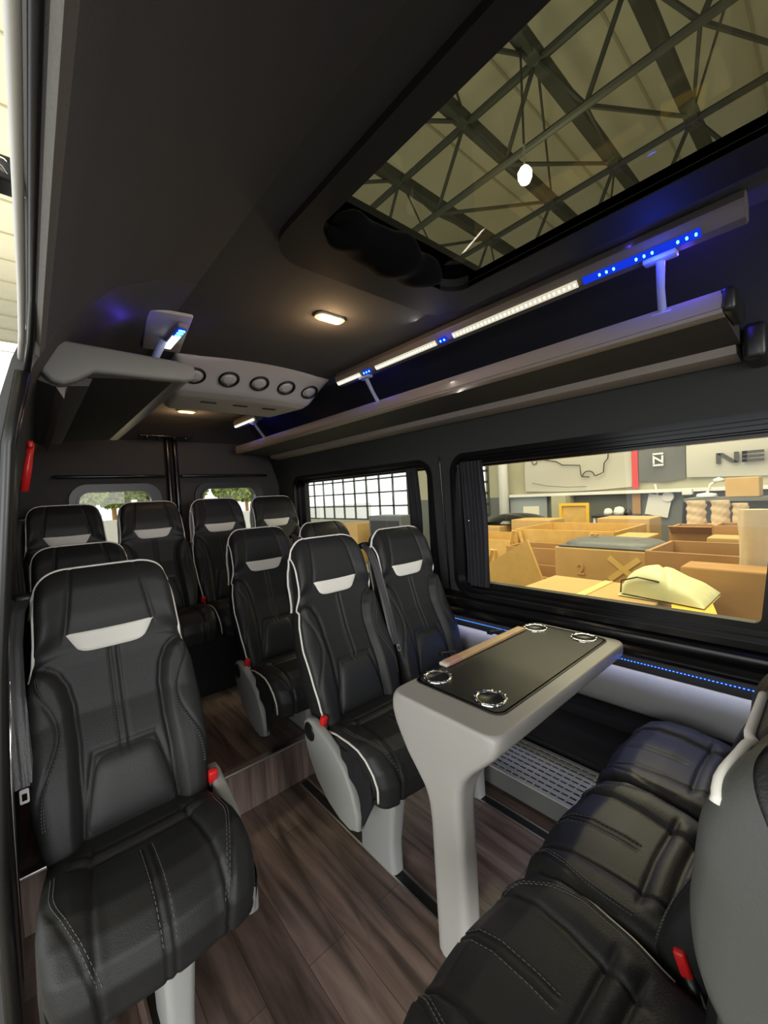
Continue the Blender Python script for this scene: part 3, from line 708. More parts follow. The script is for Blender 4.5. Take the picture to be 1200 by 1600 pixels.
r, c, f = rack('luggage_rack', 'short luggage rack with rounded grey end cap on the left wall', 1.40, 2.76, True)
cap = [(.060, 1.775), (.045, 1.745), (.052, 1.715), (.070, 1.695), (.095, 1.690), (.125, 1.705), (.165, 1.733), (.23, 1.735), (.33, 1.738), (.40, 1.742), (.425, 1.750), (.436, 1.768), (.432, 1.788), (.415, 1.800), (.33, 1.803), (.20, 1.806), (.10, 1.808), (.078, 1.803)]
bm = bmesh.new(); vs = [bm.verts.new((x - c.x, 1.375 - c.y, z - c.z)) for x, z in cap]; fc = bm.faces.new(vs); rr = bmesh.ops.extrude_face_region(bm, geom=[fc])
bmesh.ops.translate(bm, verts=[v for v in rr['geom'] if isinstance(v, bmesh.types.BMVert)], vec=(0, .04, 0)); bmesh.ops.recalc_face_normals(bm, faces=bm.faces)
bmesh.ops.bevel(bm, geom=[e for e in bm.edges if e.calc_face_angle(0) > 1.2], offset=.010, segments=4, profile=.5, affect='EDGES')
me = bpy.data.meshes.new('end_cap'); bm.to_mesh(me); bm.free(); me.materials.append(mat('grey_end_cap', (0.27, 0.27, 0.26), 0.5, bump=.1)); [setattr(p, 'use_smooth', True) for p in me.polygons]
link('end_cap', me, r)
mb = MB().extrude([(.075, 1.70), (.095, 1.66), (.10, 1.69), (.14, 1.72)], 'y', 1.42, 2.7); mb.v = [(v[0] - c.x, v[1] - c.y, v[2] - c.z) for v in mb.v]; mb.build('support_rib', RACKG, r)

# ================================================================ LED RAILS
def led_rail(label, x, y0, y1, z, segs, posts, side=1, group=None):
    r = thing('led_rail', label, 'light rail', (x, (y0 + y1) / 2, z), 0, group); c = r.location.copy(); s = side
    P = [(-.022, -.010), (-.010, -.022), (.020, -.024), (.036, -.010), (.036, .020), (.015, .040), (-.012, .036), (-.028, .012)]
    mb = MB().extrude([(s * a, b) for a, b in P], 'y', y0 - c.y, y1 - c.y); autosmooth(mb.build('rail_housing', mat('frosted_grey_housing', (0.16, 0.145, 0.14), 0.45), r), 30)
    R_ = Matrix.Rotation(math.radians(s * 45), 3, 'Y')
    for ya, yb, kind in segs:
        base = MB().box((s * -.0185, (ya + yb) / 2 - c.y, -.0185), (.020, yb - ya, .003), Matrix.Rotation(math.radians(s * 45), 3, 'Y'))
        bo = base.build('led_band', E_WBASE if kind == 'w' else E_BBASE, r)
        d = MB(); n_ = max(1, int((yb - ya) / (.0145 if kind == 'w' else .017)))
        grp = 3 if kind == 'bd' else 99
        for k in range(n_):
            if kind == 'bd' and k % 5 in (3, 4): continue
            yk = ya + (k + .5) * (yb - ya) / n_
            d.rbox((s * -.0205, yk - c.y, -.0205), (.007, .0048, .006), .002, 2, Matrix.Rotation(math.radians(s * 45), 3, 'Y'))
        d.build('led_row', E_WHITE if kind == 'w' else E_BLUE, bo)
    for yp in posts:
        m = MB().rbox((s * .004, yp - c.y, -.030), (.030, .07, .014), .004); m.tube([(s * .006, yp - c.y, -.032), (s * .05, yp - c.y + .012, -.085), (s * .095, yp - c.y + .02, -.135)], [.010, .009, .010], 10)
        m.rbox((s * .105, yp - c.y + .02, -.138), (.05, .05, .012), .004)
        autosmooth(m.build('support_post', mat('blue_lit_plastic', (0.35, 0.40, 0.62), 0.4), r), 40)  # post tinted blue: the LED glow is painted into its colour
    return r
led_rail('long LED rail above the right luggage rack, white lights then blue', 1.205, .14, 1.66, 1.925,
         [(.49, .93, 'w'), (.96, 0.995, 'b'), (1.01, 1.36, 'w'), (1.395, 1.45, 'b'), (1.47, 1.65, 'w'), (.215, .475, 'bd'), (.150, .213, 'e')][:6], [.30, 1.46], 1)
led_rail('short lit LED rail at the rear, above the right rack end', 1.205, 2.62, 2.98, 1.925, [(2.64, 2.97, 'w')], [2.70], 1)
rl = thing('led_rail', 'short LED rail end with blue and white lights, above the left rack', 'light rail', (.425, 1.55, 1.955))
pm = MB().rbox((-.02, .03, .006), (.13, .36, .012), .005, 3, Matrix.Rotation(math.radians(-8), 3, 'Z')); pm.build('mounting_plate', ACG, rl, True)
MB().rbox((.0, .0, -.012), (.030, .22, .018), .006, 3, Matrix.Rotation(math.radians(6), 3, 'Y')).build('rail_housing', mat('frosted_grey_end', (0.30, 0.30, 0.32), 0.4), rl, True)
bo = MB().box((.0, .04, -.0225), (.024, .13, .003)).build('led_band', emit('white_led_end', (1, .96, .85), 3.5), rl)
bo = MB().box((.0, -.065, -.0225), (.024, .075, .003)).build('led_band', E_BBASE, rl)
m = MB()
for k in range(3): m.rbox((0, -.09 + .024 * k, -.0255), (.020, .010, .005), .002)
m.build('led_row', E_BLUE, bo)
MB().tube([(-.02, .06, -.01), (-.04, .10, -.06), (-.06, .12, -.14)], [.014, .013, .014], 10).build('support_post', mat('blue_lit_post', (0.35, 0.40, 0.62), 0.4), rl, True)  # blue LED glow painted into this post's colour as well
area('white_led_light', (1.17, 1.02, 1.895), (.9, 1.0, 1.0), 1.05, .02, 1.3, (1.0, .93, .78)).rotation_euler = (0, math.radians(-35), PI / 2)
lt = bpy.data.objects['white_led_light']; lt.rotation_euler = Vector((-.7, 0, -.7)).to_track_quat('-Z', 'Y').to_euler(); lt.data.size = .02; lt.data.size_y = 1.05
point('blue_led_light', (1.17, .30, 1.88), 0.5, (.03, .06, 1), .02)
point('blue_led_light', (1.27, .26, 1.900), 0.8, (.10, .05, 1), .012)
point('blue_led_light', (1.185, .36, 1.945), 0.08, (.10, .06, 1), .006)
point('blue_led_light', (1.25, 1.50, 1.89), 0.4, (.06, .05, 1), .012)
point('blue_led_light', (1.25, 2.80, 1.89), 0.4, (.06, .05, 1), .012)
point('blue_led_light', (1.16, .97, 1.89), 0.10, (.06, .05, 1), .012)
point('blue_led_light', (.27, 1.45, 1.90), 0.08, (.10, .05, 1), .012)
point('blue_led_light', (.47, 1.45, 1.92), 0.02, (.10, .05, 1), .012)

# ================================================================ CEILING FITTINGS
for (x, y, lab) in ((.822, 1.168, 'warm ceiling lamp in front of the air outlet unit, nearest the roof light'), (.825, 2.86, 'warm ceiling lamp behind the air outlet unit')):
    l = thing('ceiling_lamp', lab, 'lamp', (x, y, 1.97), 0)
    l.rotation_euler = (0, 0, math.radians(0))
    MB().extrude(rrect(-.055, .055, -.024, .024, .02, 5), 'z', -.008, -.001).build('lamp_bezel', CREAMP, l)
    MB().extrude(rrect(-.045, .045, -.017, .017, .014, 5), 'z', -.013, -.008).build('lamp_lens', E_WARM, l)
    point('ceiling_lamp_light', (x, y, 1.935), 1.7, (1.0, .62, .30), .025)
ac = thing('air_outlet_unit', 'light grey ceiling air unit with round outlets, behind the roof light', 'air unit', (.865, 2.1, 1.97))
am = MB()
yp = [1.73, 1.755, 1.92, 1.98, 2.30, 2.46, 2.56]; zp = [1.968, 1.955, 1.862, 1.850, 1.856, 1.895, 1.968]; xp = [.30, .375, .365, .355, .31, .28, .26]
def acf(a, b):
    k = b * (len(yp) - 1); i = min(int(k), len(yp) - 2); t_ = k - i; y = yp[i] + (yp[i + 1] - yp[i]) * t_; z = zp[i] + (zp[i + 1] - zp[i]) * t_; x = xp[i] + (xp[i + 1] - xp[i]) * t_
    e = max(0, (abs(a) - .88) / .12)
    return (a * x, y - 2.1 + .05 * a * a * (1 - b), z - 1.97 + (1.97 - z) * (1 - math.sqrt(max(0, 1 - e * e))))
am.grid(acf, np.linspace(-1, 1, 61), np.linspace(0, 1, 37)); am.build('unit_body', ACG, ac, True)
for k in range(5):
    x = -.285 + .1425 * k; R_ = Matrix.Rotation(math.radians(-29), 3, 'X') @ Matrix.Rotation(PI, 3, 'X')
    y = 1.835 + .05 * (x / .37) ** 2 * .75; z = np.interp(1.835, yp, zp) - .002
    v_ = MB().lathe([(.047, -.002), (.046, .004), (.041, .006), (.036, .001), (.034, -.002)], (x, y - 2.1, z - 1.97 - .001), 28, R_).build('air_outlet', BPLAS, ac, True)
    MB().lathe([(0, .006), (.020, .006), (.027, .004), (.029, -.002)], (x, y - 2.1, z - 1.97), 24, R_).build('outlet_dial', ACG, v_, True)
for x in (-.16, 0.0, .16):
    MB().rbox((x, -.02, -.1195), (.075, .022, .006), .003).build('control_slot', BPLAS, ac)
bk = MB(); bk.rbox((0, 0, .012), (.36, .05, .016), .006, 3)
for x in (-.13, -.05, .05, .13): bk.lathe([(0, -.012), (.012, -.010), (.014, .0), (.012, .01)], (x, -.01, 0), 12)
tag(bk.build('coat_hook_bar', BGLOSS, None, True, (.80, 3.30, 1.85)), 'black hook bar at the ceiling above the rear door pole', 'hook bar')
# crumpled black blind at the back of the roof light
bl = MB()
def blf(a, b):
    th = b * 2 * PI; x = a * .185; L_ = .060 * (1 - abs(a) ** 3.5) ** .5 * (1 + .12 * math.sin(a * 7 + 1.3) + .05 * math.sin(a * 13)) + .004
    ww = L_ * (1 + .03 * math.sin(3 * th + a * 8))
    return (x + .01 * math.sin(th * 2), math.cos(th) * ww * 1.05, math.sin(th) * ww * .62)
bl.grid(blf, np.linspace(-1, 1, 70), np.linspace(0, 1, 33))
tag(bl.build('folded_blind', mat('black_velvet', (0.005, 0.005, 0.006), 1.0, spec=.1), None, True, (.745, .775, 1.965)), 'crumpled black cloth blind bunched at the rear of the roof light', 'blind')
bpy.data.objects['folded_blind'].rotation_euler = (0, 0, math.radians(4))

# emergency hammer
eh = thing('emergency_hammer', 'red emergency hammer clipped to the left pillar', 'hammer', (.03, 1.58, 1.40))
MB().tube([(-.034, 0, .015), (-.022, 0, .09), (-.016, 0, .12), (-.012, 0, .155)], [.010, .011, .009, .010], 10).build('hammer_handle', RED, eh, True)
MB().rbox((-.012, 0, .150), (.014, .05, .022), .005, 3).build('hammer_head', RED, eh, True)

# curtains
def curtain(label, y0, y1, z0, z1, x, folds, waist=0):
    m = MB()
    def f(a, b, o=0):
        pinch = 1 - waist * math.exp(-((b - .25) / .25) ** 2)
        yc = (y0 + y1) / 2; y = yc + (a - .5) * (y1 - y0) * pinch
        return (x + .010 * math.sin(a * folds * 2 * PI + .8 * math.sin(b * 4)) + o - .035 * b ** 2 * .6, y + .003 * math.sin(b * 7 + a * 12), z0 + (z1 - z0) * b)
    m.grid(lambda a, b: f(a, b), np.linspace(0, 1, folds * 10 + 1), np.linspace(0, 1, 20)); m.grid(lambda a, b: f(a, b, .004), np.linspace(0, 1, folds * 10 + 1), np.linspace(0, 1, 20))
    o = thing('window_curtain', label, 'curtain', (0, 0, 0)); m.build('curtain_cloth', CURTAIN, o, True)
    MB().lathe([(0, .003), (.005, .002), (.006, 0)], (x - .022, (y0 + y1) / 2 + .02, (z0 + z1) / 2 + .02), 10, Matrix.Rotation(-PI / 2, 3, 'Y')).build('curtain_stud', CHROME, o, True)
    return o
curtain('dark pleated curtain drawn back at the left end of the big side window', 1.215, 1.375, .84, 1.50, 1.762, 7)
curtain('dark curtain gathered in the smaller rear side window', 1.675, 1.765, .76, 1.50, 1.765, 4, .15)

# ================================================================ THE HALL OUTSIDE
GZ = -0.60
structure(MB().box((3, 6, GZ - .05), (40, 50, .1)).build('ground', CONC))
HX = 10.0
hwm = MB().extrude([(-14, 1.10), (10.1, 1.10), (10.1, .42), (17.0, .42), (17.0, GZ), (-14, GZ)][::-1], 'x', HX, HX + .2).build('hall_wall_lower', HALLG); structure(hwm)
hu = MB(); hu.box((HX + .1, -3.1, 3.85), (.2, 20.0, 5.5)); hu.box((HX + .1, 8.6, 3.85), (.2, 3.0, 5.5)); hu.box((HX + .1, 13.5, 4.8), (.2, 7.0, 3.6)); hu.box((HX + .1, 7.0, 5.0), (.2, .5, 3.0)); structure(hu.build('hall_wall_upper', HALLW))
hl_ = MB().box((HX + .1, 13.55, .40), (.24, 7.0, 1.9)); hl_.v = [(v[0], v[1], min(v[2], .42)) for v in hl_.v]
structure(hl_.build('hall_wall_sill', HALLW))
def grid_window(label, y0, y1, z0, z1, ny, nz):
    g = thing('steel_window', label, 'window', (HX, (y0 + y1) / 2, z0)); m = MB()
    for k in range(ny + 1): m.box((0, y0 + (y1 - y0) * k / ny - (y0 + y1) / 2, (z1 - z0) / 2), (.05, .07, z1 - z0))
    for k in range(nz + 1): m.box((0, 0, (z1 - z0) * k / nz), (.05, y1 - y0, .06))
    m.build('glazing_bars', TRUSSM, g)
    return g
grid_window('large steel grid window in the hall wall, seen through the smaller rear window', 10.1, 17.0, .42, 3.0, 9, 5)
grid_window('narrow steel grid window beside the big curtain', 6.80, 7.1, .6, 3.5, 1, 9)
# roof
rf = MB().box((0, 4, 7.3), (24, 30, .1)); structure(rf.build('hall_roof', ROOFM))
rr_ = MB()
for k in range(26): rr_.box((0, -10 + k * 1.2, 7.235), (24, .03, .03))
structure(rr_.build('hall_roof_ribs', mat('roof_rib', (0.45, 0.42, 0.30), 0.9)))
YS = [.35, 1.43, 2.44, 3.50, 4.83, 6.15, 7.5, 8.9, 10.3, 11.8]
for i, y in enumerate(YS):
    if i > 6: pass
    tag(MB().box((6.2, y, 6.5), (11.2, .15, .16)).build('roof_purlin', TRUSSM), 'dark steel purlin under the hall roof, seen through the roof light', 'beam', 'hall roof purlins')
for j, x in enumerate((2.4, 4.95, 7.5, 10.0)):
    m = MB()
    bx_ = x + .0
    low = [(bx_, (YS[i] + YS[i + 1]) / 2 * .98, 5.55) for i in range(len(YS) - 1)]
    m.tube([(bx_, YS[0] - 1, 5.55), (bx_, YS[-1], 5.55)], .045, 8)
    for i, p in enumerate(low):
        m.tube([p, (x, YS[i], 6.5)], .028, 6); m.tube([p, (x, YS[i + 1], 6.5)], .028, 6)
    m.tube([(x, YS[0] - 1, 6.45), (x, YS[-1], 6.45)], .05, 8)
    labs = ['leftmost roof truss over the van', 'roof truss with the hall lamp beside it', 'roof truss past the lamp toward the hall wall', 'roof truss against the banner wall']
    t = thing('roof_truss', 'dark lattice steel ' + labs[j], 'truss', (0, 0, 0)); m.build('truss_chord', TRUSSM, t)
    if j < 3:
        xn = (4.95, 7.5, 10.0)[j]; q = MB()
        for i, p in enumerate(low):
            q.tube([p, (xn, YS[i], 6.5)], .026, 6); q.tube([p, (xn, YS[i + 1], 6.5)], .02, 6)
            if i % 2 == 0: q.tube([(x, YS[i], 6.55), (xn, YS[i + 1], 6.55)], .016, 6)
        q.build('cross_bracing', TRUSSM, t)
hl = thing('hall_lamp', 'bright round hall lamp hanging from the roof, seen through the roof light', 'lamp', (4.63, 2.47, 5.0))
MB().lathe([(0, -.10), (.055, -.085), (.08, -.03), (.08, .03), (.05, .08), (0, .12)], (0, 0, 0), 20).build('lamp_globe', E_HALL, hl, True)
MB().tube([(0, 0, .12), (0, 0, 1.5)], .015, 6).build('lamp_rod', TRUSSM, hl)
point('hall_lamp_light', (4.63, 2.47, 4.75), 120, (1, .93, .65), .15)
# cctv-like bracket outside the sliding door
bkx = thing('door_hinge', 'black hinge arm outside the open sliding door, top left', 'hinge', (.0, 1.05, 1.66))
MB().rbox((.0, .02, .0), (.03, .04, .03), .006).build('hinge_block', BPLAS, bkx)
MB().tube([(-.06, 0, .01), (.0, .0, .0), (.025, .02, -.012)], .008, 8).build('hinge_arm', CHROME, bkx, True)
bkx.location = (.004, .66, 1.765)

# wall furniture: ledge, banners
tag(MB().box((HX - .12, 0.6, 1.13), (.22, 10.8, .07)).build('wall_ledge', WPAINT, None), 'long pale ledge along the hall wall under the banners', 'ledge')
def banner(label, y0, y1, z0, z1, m_, name='wall_banner', sag=.05):
    t = thing(name, label, 'banner', (HX - .06, (y0 + y1) / 2, z0)); yc = (y0 + y1) / 2; g = MB()
    def f(a, b, o=0): return (.02 * math.sin(a * 11 + b * 5) * (1 - b) + .03 * math.sin(b * 6 + a * 3) + o - .03, (a - .5) * (y1 - y0), (z1 - z0) * b - sag * math.sin(a * PI) * (1 - b))
    g.grid(f, np.linspace(0, 1, 40), np.linspace(0, 1, 16)); g.grid(lambda a, b: f(a, b, .01), np.linspace(0, 1, 40), np.linspace(0, 1, 16))
    g.build('banner_cloth', m_, t, True); return t, yc
t, yc = banner('pale banner with a van drawn in outline, on the hall wall', 3.08, 5.58, 1.24, 2.9, BANW)
def poly_line(t, pts, r, m_, nm):
    MB().tube([(-.11, y - yc, z - t.location.z) for y, z in pts], r, 5).build(nm, m_, t)
poly_line(t, [(5.35, 2.0), (5.30, 1.92), (5.22, 1.94), (5.2, 2.03), (5.05, 2.02), (4.7, 1.94), (4.55, 1.84), (4.14, 1.80), (4.12, 1.60), (4.10, 1.53), (3.93, 1.51)], .013, LINE, 'van_outline')
poly_line(t, [(3.95 - .13 * math.cos(a) , 1.53 + .12 * math.sin(a)) for a in np.linspace(0, PI, 12)], .013, LINE, 'wheel_outline')
poly_line(t, [(3.80, 1.53), (3.7, 1.56), (3.62, 1.60), (3.60, 1.8), (3.52, 1.9), (3.50, 2.1)], .013, LINE, 'rear_outline')
poly_line(t, [(5.35, 1.45), (5.0, 1.36), (4.5, 1.30), (4.0, 1.29)], .006, LINE, 'body_crease')
b2 = tag(MB().box((HX - .10, 3.005, 2.0), (.03, .12, 1.6)).build('red_banner_strip', BANR), 'vertical red strip between the pale and grey banners', 'banner')
def text(s, parent, loc, size, m_, rot, ext=.004, nm='lettering', sx=1):
    cu = bpy.data.curves.new(nm, 'FONT'); cu.body = s; cu.size = size; cu.extrude = ext; cu.align_x = 'CENTER'; cu.align_y = 'CENTER'; cu.offset = size * .02
    cu.materials.append(m_); to = bpy.data.objects.new(nm, cu); C.objects.link(to); dg = bpy.context.evaluated_depsgraph_get(); dg.update(); me = bpy.data.meshes.new_from_object(to.evaluated_get(dg)); bpy.data.objects.remove(to); o = link(nm, me, parent); o.location = loc; o.rotation_euler = rot; o.scale = (sx, 1, 1); return o
t, yc = banner('dark grey banner with pale vertical lettering, on the hall wall', 2.12, 2.93, 1.36, 2.9, BANG)
text('IZI', t, (-.09, .05, .42), .26, WPAINT, (PI / 2, PI / 2, -PI / 2))
t, yc = banner('pale banner with large dark letters at the right end of the hall wall', -1.2, 2.09, 1.38, 2.9, BANW)
lt_ = MB()
def blk(a, b, c_, d): lt_.box((-.10, (a + b) / 2 - yc, (c_ + d) / 2 - t.location.z), (.012, abs(b - a), d - c_))
lz0, lz1 = 1.60, 1.80
# N
blk(1.62, 1.55, lz0, lz1); blk(1.36, 1.29, lz0, lz1)
lt_.add([(-.106, 1.62 - yc, lz1 - t.location.z), (-.106, 1.52 - yc, lz1 - t.location.z), (-.106, 1.29 - yc, lz0 - t.location.z), (-.106, 1.39 - yc, lz0 - t.location.z)], [(0, 1, 2, 3)])
# E
blk(1.25, 1.18, lz0, lz1); blk(1.25, .95, lz0, lz0 + .05); blk(1.25, .95, lz0 + .075, lz0 + .125); blk(1.25, .95, lz1 - .05, lz1)
blk(.90, .82, lz0, lz1)
lt_.build('lettering', LINE, t)
# lower wall items
tag(MB().rbox((HX - .05, 5.55, .82), (.06, 1.05, .56), .01).build('wall_board', mat('pale_blue_board', (.34, .38, .38), .7)), 'pale blue grey board on the lower hall wall', 'board')
tag(MB().rbox((HX - .09, 5.45, .70), (.03, .45, .28), .01).build('wall_panel', CREAMP), 'small pale panel on the blue grey board', 'panel')
pi_ = MB(); pi_.tube([(HX - .25, 6.15, GZ), (HX - .25, 6.15, 6.0)], .13, 12)
tag(pi_.build('vertical_pipe', WPAINT, None, True), 'thick pale vertical duct beside the wall window', 'pipe')
pc_ = MB(); pc_.box((HX - .2, 4.55, .3), (.5, .35, 1.6)); structure(pc_.build('hall_column', HALLW))
ez = thing('framed_board', 'yellow framed plywood board leaning by the hall column', 'board', (9.2, 4.02, .6)); MB().box((.03, 0, -.60), (.04, .50, 1.20)).build('board_leg', PLY, ez); MB().box((0, 0, 0), (.04, .62, .62), Matrix.Rotation(.1, 3, 'Y')).build('board_panel', PLY, ez)
MB().ring(rrect(-.33, .33, -.34, .34, .02, 3), rrect(-.27, .27, -.28, .28, .02, 3), 'x', -.05, -.02).build('board_frame', YELL, ez)
wbk = thing('work_table', 'small black topped work table by the hall wall', 'table', (8.6, 2.95, GZ)); MB().rbox((0, 0, 1.30), (.5, .75, .05), .01).build('bench_top', BPLAS, wbk)
for a, b in ((-.2, -.33), (.2, -.33), (-.2, .33), (.2, .33)): MB().box((a, b, .65), (.04, .04, 1.3)).build('leg', WPAINT, wbk)
for k, (y, zz, s_) in enumerate(((3.1, .80, .08), (2.9, .82, .10), (2.75, .78, .07))):
    tag(MB().lathe([(0, s_), (s_ * .7, s_ * .8), (s_, 0), (s_, -s_ * .6), (0, -s_ * .6)], (0, 0, 0), 14).build('paint_can', WPAINT if k < 2 else BPLAS, None, True, (8.6, y, .725 + s_ * .6)), ['small pale pot on the left of the work table', 'larger pale pot in the middle of the work table', 'small black pot on the right of the work table'][k], 'pot')
sp_ = thing('tripod_stand', 'tall folded black tripod stand against the hall wall', 'stand', (9.4, 1.98, GZ))
for a in (-.09, 0, .09): MB().tube([(0, a, .0), (0, a * .4, 1.65)], .045, 8).build('leg', BPLAS, sp_)
MB().rbox((0, 0, 1.70), (.12, .16, .12), .02).build('stand_head', WPAINT, sp_)
pb_ = MB().box((0, 0, 0), (.02, .42, .44), Matrix.Rotation(.2, 3, 'X')); pb_.tube([(0, 0, .2), (0, .05, .45)], .02, 6)
tag(pb_.build('paper_sheet', WPAINT, None, False, (9.93, 2.60, .82)), 'white sheet hanging crooked on the grey hall wall', 'paper')
tag(MB().rbox((9.93, 3.0, .26), (.06, .16, 1.72), .01).build('brown_plank', CARD), 'narrow brown board standing against the grey hall wall', 'board')
tag(MB().lathe([(0, .02), (.10, .02), (.11, -.02)], (9.9, 2.42, 1.0), 20, Matrix.Rotation(-PI / 2, 3, 'Y')).build('wall_clock', WPAINT), 'small round pale disc on the grey hall wall', 'disc')

# cardboard boxes
def carton(label, x, y0, y1, dx, top, m_=CARD, open_=False, flap=False, rz=0, bot=GZ, name='cardboard_box', cat='box', group=None):
    yc = (y0 + y1) / 2; L_ = y1 - y0; t = thing(name, label, cat, (x + dx / 2, yc, bot), rz, group); h = top - bot
    if open_:
        m = MB(); th = .03
        m.box((-dx / 2, 0, h / 2), (th, L_, h)); m.box((dx / 2, 0, h / 2), (th, L_, h)); m.box((0, -L_ / 2, h / 2), (dx, th, h)); m.box((0, L_ / 2, h / 2), (dx, th, h)); m.box((0, 0, .02), (dx, L_, .03))
        m.build('box_walls', m_, t)
    else: MB().rbox((0, 0, h / 2), (dx, L_, h), .012).build('box_body', m_, t)
    if flap:
        MB().box((-dx / 2 - .06, 0, h - .03), (.012, L_ * .98, .16), Matrix.Rotation(-.9, 3, 'Y')).build('box_flap', m_, t)
    return t
t = carton('long flat pale carton just outside the window, under the folded cover', 2.75, .76, 1.62, .54, .60, CARD2)
MB().box((0, 0, 1.203), (.52, .06, .004)).build('tape_strip', TAPE, t)
carton('large brown carton at the right end of the big window', 3.32, -.6, .75, .26, .755, CARD)
carton('long open brown carton behind the yellow folded cover', 3.86, .20, 1.10, .75, .765, CARD, True)
t = carton('big closed carton with crossed tape carrying the grey moulding', 4.2, 1.12, 2.06, .68, .70, CARD2)
for a in (-.7, .7): MB().box((-.345 - .004 * (a > 0), -.20, 1.12), (.006, .34, .05), Matrix.Rotation(a, 3, 'X')).build('tape_strip', TAPE, t)
text('2', t, (-.346, .20, 1.08), .16, CARD2, (PI / 2, 0, -PI / 2), nm='box_number')
carton('open wooden crate in the middle distance, braces on its corner', 5.6, 1.95, 3.35, 1.2, .72, PLY, True, name='wooden_crate', cat='crate')
carton('wooden crate left of the others, next to the curtain', 5.7, 3.45, 4.9, 1.1, .52, PLY, True, name='wooden_crate', cat='crate')
carton('open carton between the two crates in the middle distance', 4.95, 2.4, 3.1, .50, .55, CARD, True)
carton('small closed carton right of the grey moulding', 5.0, 1.42, 1.75, .45, .74, CARD2)
carton('open carton below the wrapped paper parcels', 5.6, .55, 1.35, .42, .80, CARD, True, flap=True)
carton('flat carton between the folded cover and the paper parcels', 4.68, .10, .85, .28, .80, CARD2)
carton('open carton left of the tall wrapped parcel', 5.0, .0, .85, .38, .88, CARD, True)
carton('closed carton behind the tall wrapped parcel', 6.05, -.3, .5, .45, .95, CARD)
carton('cluttered low carton between the leaning plywood and the taped carton', 4.22, 2.1, 2.7, .66, .35, CARD, True)
carton('low white topped carton next to the yellow sheet', 2.70, .40, .66, .33, .52, PAPER)
for k, (x, y0, y1, tp) in enumerate(((7.2, 3.6, 4.4, .72), (7.0, 1.95, 2.7, .78), (6.7, .8, 1.5, .70), (7.4, 4.8, 5.6, .55))):
    carton(['pale carton behind the left wooden crate', 'pale carton near the work table', 'pale carton under the paper parcels', 'low pale carton at the foot of the black car trim'][k], x, y0, y1, .6, tp, CARD2)
# leaning plywood sheet
m = MB(); q_ = [(2.62, GZ), (2.62, .49), (2.04, .84), (1.80, .20), (1.80, GZ)]
m.extrude(q_, 'x', -.015, .015); tag(m.build('plywood_sheet', PLY, None, False, (3.62, 0, 0)), 'slanted plywood sheet standing beside the big curtain', 'board')
# crate braces
for (x, y, lab) in ((5.55, 3.30, 'crossed wooden braces at the corner of the middle crate'), (5.55, 2.15, 'wooden braces right of the middle crate'), (4.6, 3.05, 'upright wooden braces beside the plywood sheet')):
    t = thing('wooden_brace', lab, 'brace', (x, y, GZ)); tp = .70 if y < 3.31 and x > 5 else .55
    for a in (-.16, .0, .16): MB().tube([(0, a * 1.4, 0.6), (-.02, a * .3, tp - GZ)], .03, 4).build('brace_strut', PLY, t)
# grey moulding on the carton
gm = MB()
def gmf(a, b):
    e = (abs(a) ** 4 + abs(b) ** 4); h = .075 * max(0, 1 - e) ** .4
    if abs(a) < .55 and -.2 < b < .7: h *= .45
    return (b * .30, a * .44, h)
gm.grid(gmf, np.linspace(-1, 1, 50), np.linspace(-1, 1, 40))
t = thing('plastic_moulding', 'grey moulded roof vent panel lying on the taped carton', 'moulding', (4.52, 1.58, .705)); gm.build('moulding_body', BODYG, t, True)
MB().rbox((-.05, -.12, .05), (.16, .26, .03), .01).build('vent_opening', BPLAS, t); MB().rbox((0, 0, .008), (.62, .90, .016), .006).build('moulding_rim', BODYG, t)
# cream folded cover
t = thing('folded_seat_cover', 'pale yellow quilted seat cover folded on the flat carton', 'seat cover', (3.06, .76, .605))
def fc_(a, b):
    e = max(0, 1 - abs(a) ** 7) ** .5 * max(0, 1 - abs(b) ** 6) ** .5
    h = np.interp(a, [-1, -.7, -.35, 0, .35, .7, 1], [.03, .075, .105, .150, .165, .150, .11])
    q = .016 * math.exp(-((b - .15 + .3 * a) / .06) ** 2) + .014 * math.exp(-((a - .05 - .3 * b) / .05) ** 2) + .012 * math.exp(-((b + .5 + .2 * a) / .05) ** 2)
    return (b * (.20 - .03 * a) + .03 * a, a * .235, .012 + e * h - q * e)
m = MB().grid(fc_, np.linspace(-1, 1, 50), np.linspace(-1, 1, 40)); m.build('cover_top', CREAMY, t, True)
MB().grid(lambda a, b: (b * .20 + .03 * a, a * .24, .002), np.linspace(-1, 1, 10), np.linspace(-1, 1, 10)).build('cover_underside', CREAMY, t, True)
MB().tube([(-.155, .225, .02), (-.165, .215, .10), (-.175, .12, .135), (-.18, 0, .12)], .005, 6).build('cover_piping', BPLAS, t, True)
tag(MB().box((0, 0, 0), (.34, .20, .012), Matrix.Rotation(.25, 3, 'Z')).build('yellow_sheet', YELL, None, False, (2.90, .60, .603)), 'bright yellow flat sheet on the edge of the carton', 'sheet')
# wrapped parcels
def parcel(label, x, y, z0, z1, w_, lean=0):
    m = MB()
    def f(a, b):
        th = a * 2 * PI; r_ = w_ * (1 + .07 * math.sin(b * 19 + th) + .07 * math.sin(4 * th + b * 3) + .05 * math.sin(7 * th - b * 23)) * (1 - .18 * b * (1 - b) * 2)
        return (r_ * .7 * math.cos(th), r_ * math.sin(th) + lean * b, (z1 - z0) * b)
    m.grid(f, np.linspace(0, 1, 25), np.linspace(0, 1, 20)); top = [f(a, 1) for a in np.linspace(0, 1, 25)[:-1]]; m.add(top, [tuple(range(24))])
    return tag(m.build('paper_parcel', PAPER, None, True, (x, y, z0)), label, 'parcel', 'paper wrapped parcels')
parcel('left one of the three small brown paper parcels on a carton', 6.9, 1.36, .70, 1.04, .11)
parcel('middle one of the three small brown paper parcels on a carton', 6.9, 1.10, .70, 1.04, .10)
